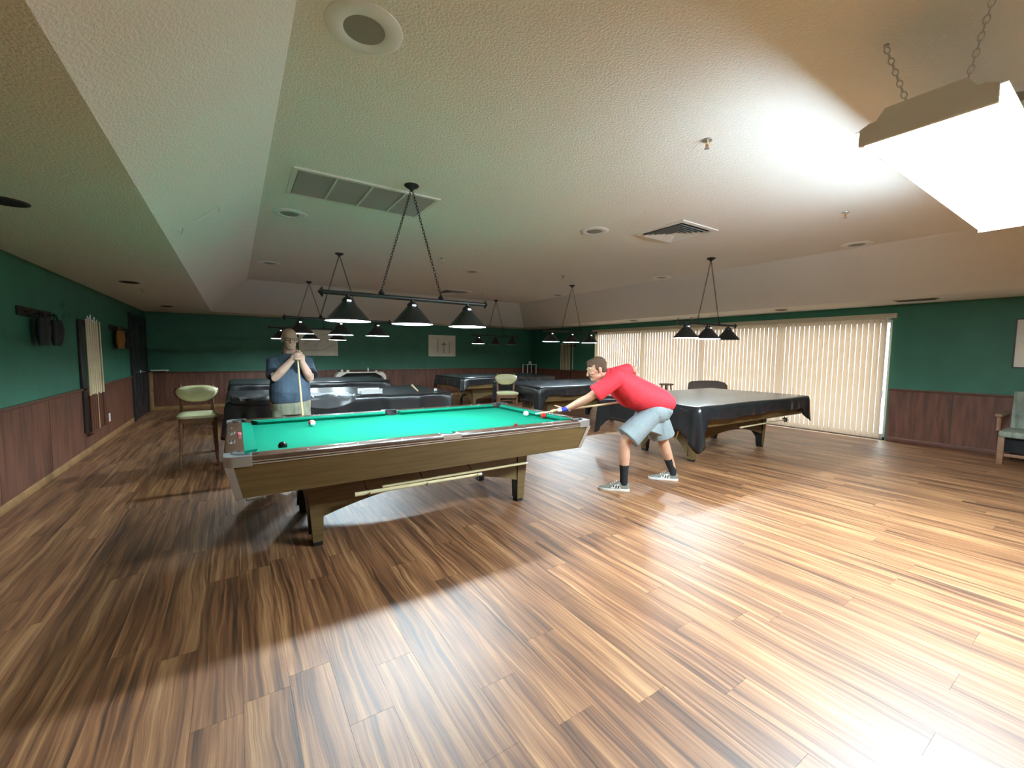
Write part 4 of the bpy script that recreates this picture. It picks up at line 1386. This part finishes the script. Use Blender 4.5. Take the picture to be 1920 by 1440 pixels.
# ================================================================== PEOPLE
def VV(*a): return Vector(a)
def head_volumes(mb, c, f, u, bald=False):
    c, f, u = Vector(c), Vector(f).normalized(), Vector(u)
    u = (u - f * u.dot(f)).normalized()
    l = u.cross(f)
    def E(df, dl, du, rf, rl, ru, n=18, m=12):
        mb.ellipsoid(c + f * df + l * dl + u * du, (f * rf, l * rl, u * ru), n, m)
    E(-.018, 0, .035, .096, .075, .083)            # cranium
    E(.022, 0, .005, .070, .066, .085)             # face upper
    E(.030, 0, -.050, .058, .056, .058)            # cheeks
    E(.042, 0, -.088, .044, .042, .030)            # chin, jaw
    E(.010, 0, -.070, .052, .056, .038)            # jaw angle
    E(.078, 0, .026, .016, .052, .010)             # brow
    mb.chain([c + f * .083 + u * .012, c + f * .100 - u * .018, c + f * .108 - u * .034], [(.008, .008), (.012, .012), (.016, .013)], side=l, n=10)
    E(.100, .011, -.037, .010, .008, .008, 10, 8); E(.100, -.011, -.037, .010, .008, .008, 10, 8)
    E(.080, 0, -.058, .012, .026, .007, 12, 8)     # upper lip
    E(.079, 0, -.069, .012, .022, .007, 12, 8)     # lower lip
    for s in (-1, 1):
        E(.066, s * .038, -.022, .020, .020, .016, 12, 8)     # cheekbone
        E(-.012, s * .076, -.006, .020, .009, .031, 12, 8)    # ear
        E(-.004, s * .082, .012, .014, .006, .012, 10, 6)
    return c, f, l, u
def eyes(base, par, c, f, l, u, squint=1.0):
    for s in (-1, 1):
        p = c + f * .079 + l * (s * .031) + u * .004
        MB().ellipsoid(p, (f * .012, l * .0135, u * (.0085 * squint)), 12, 8).build('eye', 'eye_white', par, shift=base, sharp=0)
        MB().ellipsoid(p + f * .0085, (f * .0045, l * .0055, u * (.0055 * squint)), 10, 6).build('iris', 'iris', par, shift=base, sharp=0)
def shoe(par, base, heel, toe, outer, stripes=True, colour='shoe_grey'):
    heel, toe = Vector(heel), Vector(toe)
    f = toe - heel; L = f.length; f.normalize()
    u = VV(0, 0, 1); l = u.cross(f)
    P = lambda a, b, z: heel + f * (a * L) + l * b + u * z
    st = [(-.02, .022), (.06, .033), (.25, .036), (.45, .036), (.62, .044), (.78, .047), (.90, .040), (.97, .026), (1.01, .010)]
    def ring(z, g):
        return [P(a, w_ + g, z) for a, w_ in st] + [P(a, -w_ - g, z) for a, w_ in reversed(st)]
    MB().loft([ring(.0, -.002), ring(.012, .003), ring(.026, .002)]).build('shoe_sole', 'shoe_white', par, shift=base, sharp=50)
    rings = []
    for a, w_, h_ in [(-.015, .020, .075), (.05, .032, .088), (.18, .036, .092), (.32, .036, .098), (.45, .037, .085), (.60, .042, .064), (.75, .044, .050), (.88, .037, .042), (.96, .022, .034), (1.0, .008, .028)]:
        r = []
        for k in range(14):
            t = PI * k / 13
            r.append(P(a, w_ * math.cos(t) * (1.02 if math.sin(t) < .5 else 1), .022 + (h_ - .022) * max(0.0, math.sin(t)) ** .8))
        rings.append(r)
    up = MB().loft(rings, cap=True).build('shoe_upper', colour, par, shift=base, sharp=60)
    for k in range(4):
        a = .40 + .06 * k
        MB().tube([P(a, .022, .098 - .012 * k), P(a + .01, 0, .106 - .0135 * k), P(a, -.022, .098 - .012 * k)], .0035, 6).build('lace', 'shoe_white' if stripes else 'sock', up, shift=base)
    if stripes:
        s = outer
        MB().loft([[P(.26, s * .0375, .030), P(.60, s * .0455, .030), P(.52, s * .036, .062), P(.33, s * .034, .078)], [P(.26, s * .040, .030), P(.60, s * .0480, .030), P(.52, s * .0385, .062), P(.33, s * .0365, .078)]]).build('side_panel', 'shoe_panel', up, shift=base, sharp=20)
        for k in range(3):
            a = .33 + .085 * k
            MB().loft([[P(a, s * .0412, .032), P(a + .04, s * .0425, .032), P(a + .015, s * .0395, .062), P(a - .022, s * .0395, .062)], [P(a, s * .0432, .032), P(a + .04, s * .0445, .032), P(a + .015, s * .0415, .062), P(a - .022, s * .0415, .062)]]).build('stripe', 'sock', up, shift=base, sharp=20)
def finger(mb, p, d, n, lens, r, curls):
    """p root, d direction, n curl towards; lens three bones, curls three angles"""
    d = Vector(d).normalized(); n = (Vector(n) - d * Vector(n).dot(d)).normalized()
    pts = [Vector(p)]; ang = 0
    for L, c in zip(lens, curls):
        ang += c
        pts.append(pts[-1] + (d * math.cos(ang) + n * math.sin(ang)) * L)
    mb.chain(pts, [r * 1.08, r, r * .95, r * .82], n=8)
    return pts

# ---------------------------------------------------------------- man bending over the cue
F = VV(-.9207, .3903, 0); Lf = VV(-.3903, -.9207, 0); O = VV(3.86, 2.90, 0); U = VV(0, 0, 1)
def P(s, l, z): return O + F * s + Lf * l + U * z
baseA = VV(3.76, 3.0, 0)
A = thing('person', 'person in red shirt and grey shorts bending over the green table with a cue', 'person', baseA, group='people')
mb = MB()
hc = P(.765, .0, 1.272)
hf = (F - U * .30).normalized()
hcA = head_volumes(mb, hc, hf, U)
mb.chain([P(.60, 0, 1.19), P(.66, 0, 1.215), P(.715, 0, 1.235)], [(.066, .066), (.058, .06), (.056, .058)], side=Lf)
mb.chain([P(.06, 0, .90), P(.15, 0, .95), P(.30, 0, 1.02), P(.45, 0, 1.10), P(.58, 0, 1.17)], [(.155, .12), (.165, .125), (.165, .13), (.175, .12), (.17, .10)], side=Lf, n=20)
lsh, lel, lwr = P(.60, .165, 1.185), VV(2.995, 3.135, .985), VV(2.862, 3.312, .862)
mb.chain([P(.56, .10, 1.18), lsh, (lsh + lel) / 2, lel, lel * .62 + lwr * .38, lwr], [.062, .060, .050, .043, .044, .029], n=16)
hd_ = VV(-.84, .42, -.02).normalized(); hs = VV(0, 0, 1).cross(hd_).normalized()
pk = lwr + hd_ * .085 - U * .014
mb.chain([lwr - hd_ * .005, lwr + hd_ * .03 - U * .004, pk - hd_ * .015, pk + hd_ * .01], [(.027, .021), (.034, .018), (.042, .015), (.040, .013)], side=hs, n=14)
for k, (o_, ln, sp) in enumerate(((.031, (.040, .026, .020), .16), (.011, (.046, .030, .022), .05), (-.010, (.043, .028, .021), -.06), (-.030, (.034, .022, .018), -.20))):
    finger(mb, pk + hs * o_, hd_ + hs * sp, VV(0, 0, -1), ln, .0088, (-.10, .32, .30))
finger(mb, lwr + hd_ * .035 - hs * .030, hd_ * .75 - hs * .45 + U * .30, hs, (.036, .030, .024), .0098, (0, .25, .2))
rsh, rel_, rwr = P(.56, -.165, 1.19), VV(3.772, 3.225, 1.262), VV(3.80, 3.175, 1.005)
mb.chain([P(.52, -.10, 1.18), rsh, (rsh + rel_) / 2, rel_, rel_ * .6 + rwr * .4, rwr], [.062, .060, .050, .043, .044, .029], n=16)
gc = VV(3.80, 3.139, .928)                        # grip on the cue
cdir = VV(.967, -.239, .0875).normalized()
cs = cdir.cross(U).normalized(); cu = cs.cross(cdir)
mb.chain([rwr, gc + cu * .045, gc + cu * .032], [(.027, .021), (.038, .018), (.036, .016)], side=cdir, n=14)
def grip(mb, gc, ax, a, b, r0, a0, a1, offs, rf):
    for o_ in offs:
        pts = []
        for k in range(7):
            t = a0 + (a1 - a0) * k / 6
            pts.append(gc + ax * o_ + a * (r0 * math.cos(t)) + b * (r0 * math.sin(t)))
        mb.chain(pts, [rf] * 6 + [rf * .85], n=8)
grip(mb, gc, cdir, cu, cs, .0235, .1, 4.0, (-.032, -.011, .010, .030), .0088)
grip(mb, gc, cdir, cu, -cs, .0235, .1, 2.6, (-.040,), .0095)
# legs
lk, la = VV(3.392, 2.995, .515), VV(3.385, 2.985, .085)
mb.chain([P(.10, .09, .86), P(.28, .10, .70), lk, lk * .65 + la * .35, la + U * .05, la], [.10, .085, .060, .058, .036, .036], n=16)
rk_, ra = VV(4.005, 2.985, .475), VV(4.150, 2.945, .085)
mb.chain([P(.06, -.09, .87), P(-.02, -.10, .68), rk_, rk_ * .65 + ra * .35, ra + U * .05, ra], [.10, .085, .060, .058, .036, .036], n=16)
body = remesh('body', mb, .0042, 'skin', A, baseA, smooth=4)
eyes(baseA, A, *hcA, squint=.45)
# hair, moustache
c, f, l, u = hcA
hb = MB()
hb.ellipsoid(c - f * .030 + u * .046, (f * .094, l * .081, u * .083), 20, 14)
hb.ellipsoid(c + f * .034 + u * .086, (f * .050, l * .058, u * .032), 16, 10)
hb.ellipsoid(c + f * .064 + u * .066 + l * .02, (f * .028, l * .040, u * .020), 14, 8)
hb.ellipsoid(c - f * .062 - u * .018, (f * .050, l * .068, u * .060), 16, 10)
for s in (-1, 1):
    hb.ellipsoid(c + f * .006 + l * (s * .066) + u * .026, (f * .022, l * .014, u * .034), 12, 8)
remesh('hair', hb, .006, 'hair', A, baseA, smooth=3)
hb = MB()
for s in (-1, 1):
    hb.chain([c + f * .095 - u * .048, c + f * .090 + l * (s * .018) - u * .051, c + f * .076 + l * (s * .034) - u * .062], [(.009, .007), (.009, .007), (.005, .005)], n=8)
hb.build('moustache', 'hair', A, shift=baseA)
# shirt
sb = MB()
sb.chain([P(-.05, 0, .905), P(.03, 0, .930), P(.13, 0, .955), P(.24, 0, .985), P(.36, 0, 1.035), P(.47, 0, 1.108), P(.57, 0, 1.178), P(.655, 0, 1.215)],
         [(.190, .100), (.205, .138), (.210, .158), (.208, .172), (.205, .176), (.205, .160), (.195, .128), (.090, .080)], side=Lf, n=28, round_ends=False)
sb.ellipsoid(P(.33, 0, .975), (F * .19, Lf * .18, U * .125), 24, 14)
sb.chain([P(.55, .10, 1.175), lsh + U * .004, lsh * .5 + lel * .5, lsh * .22 + lel * .78], [.088, .086, .088, .094], n=18, round_ends=False)
sb.chain([P(.50, -.10, 1.175), rsh, rsh * .5 + rel_ * .5, rsh * .2 + rel_ * .8], [.088, .084, .086, .088], n=18, round_ends=False)
sb.chain([P(.64, 0, 1.205), P(.685, 0, 1.228)], [(.078, .074), (.070, .068)], side=Lf, n=18, round_ends=False)
shirt = remesh('shirt', sb, .009, 'red_shirt', A, baseA, smooth=7)
# shorts
sb = MB()
sb.chain([P(.10, 0, .98), P(.06, 0, .92), P(.06, 0, .85), P(.09, 0, .80)], [(.165, .125), (.185, .150), (.190, .160), (.18, .150)], side=Lf, n=24, round_ends=False)
lh = P(.16, .095, .80); rh = P(.04, -.095, .80)
sb.chain([lh, lh * .5 + lk * .5 + U * .02, lk * .90 + lh * .10 + U * .015], [(.104, .118), (.124, .132), (.136, .144)], n=20, round_ends=False)
sb.chain([rh, rh * .5 + rk_ * .5 + U * .02, rk_ * .86 + rh * .14], [(.104, .118), (.124, .132), (.136, .144)], n=20, round_ends=False)
sb.ellipsoid(P(.13, .085, .825), (F * .150, Lf * .130, U * .130), 20, 14)
sb.ellipsoid(P(.05, -.085, .825), (F * .140, Lf * .120, U * .130), 20, 14)
sb.chain([P(.12, 0, .82), P(.17, 0, .70), P(.20, .01, .61)], [(.15, .14), (.165, .165), (.170, .185)], side=Lf, n=24, round_ends=False)
remesh('shorts', sb, .008, 'grey_shorts', A, baseA, smooth=3)
for a_, k_ in ((la, lk), (ra, rk_)):
    d = (k_ - a_)
    MB().chain([a_ - U * .02, a_ + U * .03, a_ + d * .22, a_ + d * .44], [.042, .041, .042, .050], n=18, round_ends=False).build('sock', 'sock', A, shift=baseA, sharp=60)
shoe(A, baseA, (3.420, 2.945, 0), (3.195, 3.165, 0), 1)
shoe(A, baseA, (4.185, 2.905, 0), (3.975, 3.140, 0), 1)
# glove on the bridge hand: blue wrap with a white palm piece, wrist band
gv = MB()
gv.chain([lwr - hd_ * .012, lwr + hd_ * .025 - U * .003, lwr + hd_ * .062 - U * .010], [(.033, .027), (.038, .023), (.046, .020)], side=hs, n=18, round_ends=False)
gv.build('glove', 'glove_blue', A, shift=baseA, sharp=60)
MB().chain([lwr + hd_ * .060 - U * .010, pk + hd_ * .012], [(.0455, .0195), (.0455, .018)], side=hs, n=18, round_ends=False).build('glove_panel', 'glove_white', A, shift=baseA, sharp=60)
MB().chain([lwr - hd_ * .030 + U * .006, lwr - hd_ * .008], [(.035, .030), (.034, .029)], side=hs, n=18, round_ends=False).build('wrist_band', 'glove_white', A, shift=baseA, sharp=60)
# his cue
tipA = gc - cdir * 1.285; endA = gc + cdir * .20
cq = thing('cue_stick', 'cue held level by the person in the red shirt', 'cue', endA)
MB().tube([VV(0, 0, 0), (tipA - endA) * .30], [.0145, .0125], 12).build('butt', 'cue_butt', cq)
MB().tube([(tipA - endA) * .30, (tipA - endA) * .98], [.0125, .0068], 12).build('shaft', 'pale_maple', cq)
MB().tube([(tipA - endA) * .98, (tipA - endA)], [.0068, .0062], 12).build('ferrule', 'white_plastic', cq)

# ---------------------------------------------------------------- man standing with his cue
baseB = VV(.505, 5.20, 0)
Bp = thing('person', 'bald person in navy polo and khaki shorts standing with a cue upright', 'person', baseB, group='people')
mb = MB()
hfB = VV(.08, -1, -.04).normalized()
hcB = head_volumes(mb, VV(.505, 5.155, 1.555), hfB, U)
X1 = VV(1, 0, 0)
mb.chain([VV(.507, 5.205, 1.38), VV(.507, 5.195, 1.43), VV(.506, 5.175, 1.475)], [(.066, .066), (.060, .062), (.058, .060)], side=X1)
mb.chain([VV(.505, 5.21, .86), VV(.505, 5.20, 1.0), VV(.505, 5.20, 1.15), VV(.507, 5.205, 1.25), VV(.507, 5.21, 1.32)], [(.15, .13), (.155, .135), (.16, .12), (.155, .10), (.10, .07)], side=X1, n=20)
cb0, cb1 = VV(.628, 4.945, .002), VV(.548, 4.945, 1.46)
cax = (cb1 - cb0).normalized()
gl = cb0 + cax * 1.372       # lower hand
gh = cb0 + cax * 1.415
rshB, relB, rwrB = VV(.345, 5.205, 1.305), VV(.350, 5.045, 1.150), VV(.503, 4.955, 1.338)
lshB, lelB, lwrB = VV(.675, 5.205, 1.305), VV(.678, 5.045, 1.140), VV(.598, 4.950, 1.310)
for (sh_, el_, wr_, inn_) in ((rshB, relB, rwrB, VV(.43, 5.21, 1.31)), (lshB, lelB, lwrB, VV(.59, 5.21, 1.31))):
    mb.chain([inn_, sh_, (sh_ + el_) / 2, el_, el_ * .62 + wr_ * .38, wr_], [.050, .054, .050, .044, .045, .030], n=16)
# hands wrapped round the cue
a_ = X1 - cax * X1.dot(cax); a_.normalize(); b_ = cax.cross(a_)
mb.chain([rwrB, gl - a_ * .030 + U * .002], [(.030, .026), (.036, .026)], n=14)
grip(mb, gl, cax, -a_, -b_, .0255, -.2, 3.6, (-.030, -.010, .010, .030), .0095)
grip(mb, gl, cax, -a_, b_, .0255, 0, 2.4, (.044,), .0100)
mb.chain([lwrB, gl + a_ * .040 - b_ * .004 - U * .004], [(.030, .026), (.040, .026)], n=14)
grip(mb, gl, cax, a_, -b_, .044, -.2, 2.6, (-.026, -.006, .014, .034), .0095)
grip(mb, gl, cax, a_, -b_, .030, .1, 1.6, (.056,), .0100)
for sx in (-1, 1):
    hx_ = .505 + sx * .095
    mb.chain([VV(hx_, 5.21, .86), VV(hx_ + sx * .01, 5.20, .66), VV(hx_ + sx * .015, 5.20, .48), VV(hx_ + sx * .018, 5.215, .32), VV(hx_ + sx * .02, 5.235, .12), VV(hx_ + sx * .02, 5.235, .085)], [.105, .085, .060, .058, .038, .038], n=16)
remesh('body', mb, .0042, 'skin_lightened', Bp, baseB, smooth=4)
eyes(baseB, Bp, *hcB, squint=.62)
c, f, l, u = hcB
hb = MB()
for s in (-1, 1):
    hb.ellipsoid(c - f * .040 + l * (s * .070) + u * .008, (f * .040, l * .010, u * .036), 12, 8)
hb.ellipsoid(c - f * .088 - u * .004, (f * .022, l * .060, u * .040), 14, 8)
remesh('hair', hb, .006, 'grey_hair', Bp, baseB, smooth=2)
gz = MB()
for s in (-1, 1):
    pts = []
    for k in range(16):
        an = 2 * PI * k / 16
        pts.append(c + f * (.100 - .010 * abs(math.cos(an)) * (1 if math.cos(an) * s > 0 else 0)) + l * (s * .033 + .024 * math.cos(an)) + u * (.003 + .016 * math.sin(an)))
    gz.tube(pts, .0022, 6, closed=True)
    gz.tube([c + f * .090 + l * (s * .057) + u * .006, c + f * .040 + l * (s * .080) + u * .008, c - f * .020 + l * (s * .084) + u * .004], .0020, 6)
gz.tube([c + f * .100 - l * .010 + u * .006, c + f * .104 + u * .009, c + f * .100 + l * .010 + u * .006], .0020, 6)
gz.build('eyeglasses', 'frame_dark', Bp, shift=baseB)
# polo shirt
sb = MB()
sb.chain([VV(.502, 5.205, .885), VV(.500, 5.20, .94), VV(.500, 5.190, 1.0), VV(.503, 5.190, 1.10), VV(.506, 5.20, 1.20), VV(.507, 5.205, 1.27), VV(.507, 5.207, 1.335), VV(.507, 5.21, 1.378), VV(.507, 5.212, 1.400)],
         [(.200, .165), (.205, .178), (.203, .185), (.195, .172), (.192, .150), (.188, .130), (.165, .108), (.112, .086), (.070, .070)], side=X1, n=28, round_ends=False)
for (sh_, el_, inn_) in ((rshB, relB, VV(.42, 5.21, 1.33)), (lshB, lelB, VV(.60, 5.21, 1.33))):
    sb.chain([inn_, sh_, (sh_ + el_) / 2, sh_ * .18 + el_ * .82], [.062, .070, .076, .082], n=18, round_ends=False)
remesh('polo_shirt', sb, .009, 'navy_shirt', Bp, baseB, smooth=3)
for (sh_, el_) in ((rshB, relB), (lshB, lelB)):
    MB().chain([sh_ * .30 + el_ * .70, sh_ * .17 + el_ * .83], [.0825, .0860], n=20, round_ends=False).build('sleeve_cuff', 'navy_trim', Bp, shift=baseB, sharp=60)
col = MB()
for s in (-1, 1):
    col.loft([[VV(.507, 5.272, 1.425), VV(.507 + s * .066, 5.235, 1.420), VV(.507 + s * .070, 5.165, 1.395), VV(.507 + s * .026, 5.120, 1.335)],
              [VV(.507, 5.292, 1.385), VV(.507 + s * .088, 5.235, 1.382), VV(.507 + s * .098, 5.150, 1.352), VV(.507 + s * .060, 5.085, 1.305)]], cap=False, closed=False)
o = col.build('collar', 'navy_trim', Bp, shift=baseB, sharp=60)
md = o.modifiers.new('t', 'SOLIDIFY'); md.thickness = .008
MB().loft([[VV(.495, 5.108, 1.352), VV(.519, 5.108, 1.352), VV(.519, 5.062, 1.24), VV(.495, 5.062, 1.24)], [VV(.495, 5.098, 1.352), VV(.519, 5.098, 1.352), VV(.519, 5.050, 1.24), VV(.495, 5.050, 1.24)]]).build('placket', 'navy_trim', Bp, shift=baseB, sharp=20)
# cargo shorts
sb = MB()
sb.chain([VV(.505, 5.205, .96), VV(.505, 5.205, .84), VV(.505, 5.205, .74)], [(.185, .155), (.195, .165), (.190, .155)], side=X1, n=24, round_ends=False)
for sx in (-1, 1):
    hx_ = .505 + sx * .095
    sb.chain([VV(hx_, 5.205, .78), VV(hx_ + sx * .008, 5.20, .62), VV(hx_ + sx * .014, 5.20, .47)], [(.100, .120), (.104, .118), (.106, .116)], side=X1, n=20, round_ends=False)
    sb.box(hx_ + sx * .085 - .03, hx_ + sx * .085 + .03, 5.12, 5.27, .55, .70, .012)
remesh('cargo_shorts', sb, .009, 'khaki', Bp, baseB, smooth=3)
for sx in (-1, 1):
    hx_ = .505 + sx * .115
    MB().chain([VV(hx_, 5.235, .07), VV(hx_, 5.235, .19)], [.043, .045], n=16, round_ends=False).build('sock', 'shoe_white', Bp, shift=baseB, sharp=60)
    shoe(Bp, baseB, (hx_, 5.275, 0), (hx_ + sx * .05, 4.99, 0), sx, stripes=False)
cq = thing('cue_stick', 'cue held upright by the person in the navy polo', 'cue', cb0)
MB().tube([VV(0, 0, 0), (cb1 - cb0) * .30], [.0145, .0130], 12).build('butt', 'maple', cq)
MB().tube([(cb1 - cb0) * .30, (cb1 - cb0) * .985], [.0130, .0075], 12).build('shaft', 'maple', cq)
MB().tube([(cb1 - cb0) * .985, (cb1 - cb0)], [.0078, .0070], 12).build('tip', 'frame_dark', cq)
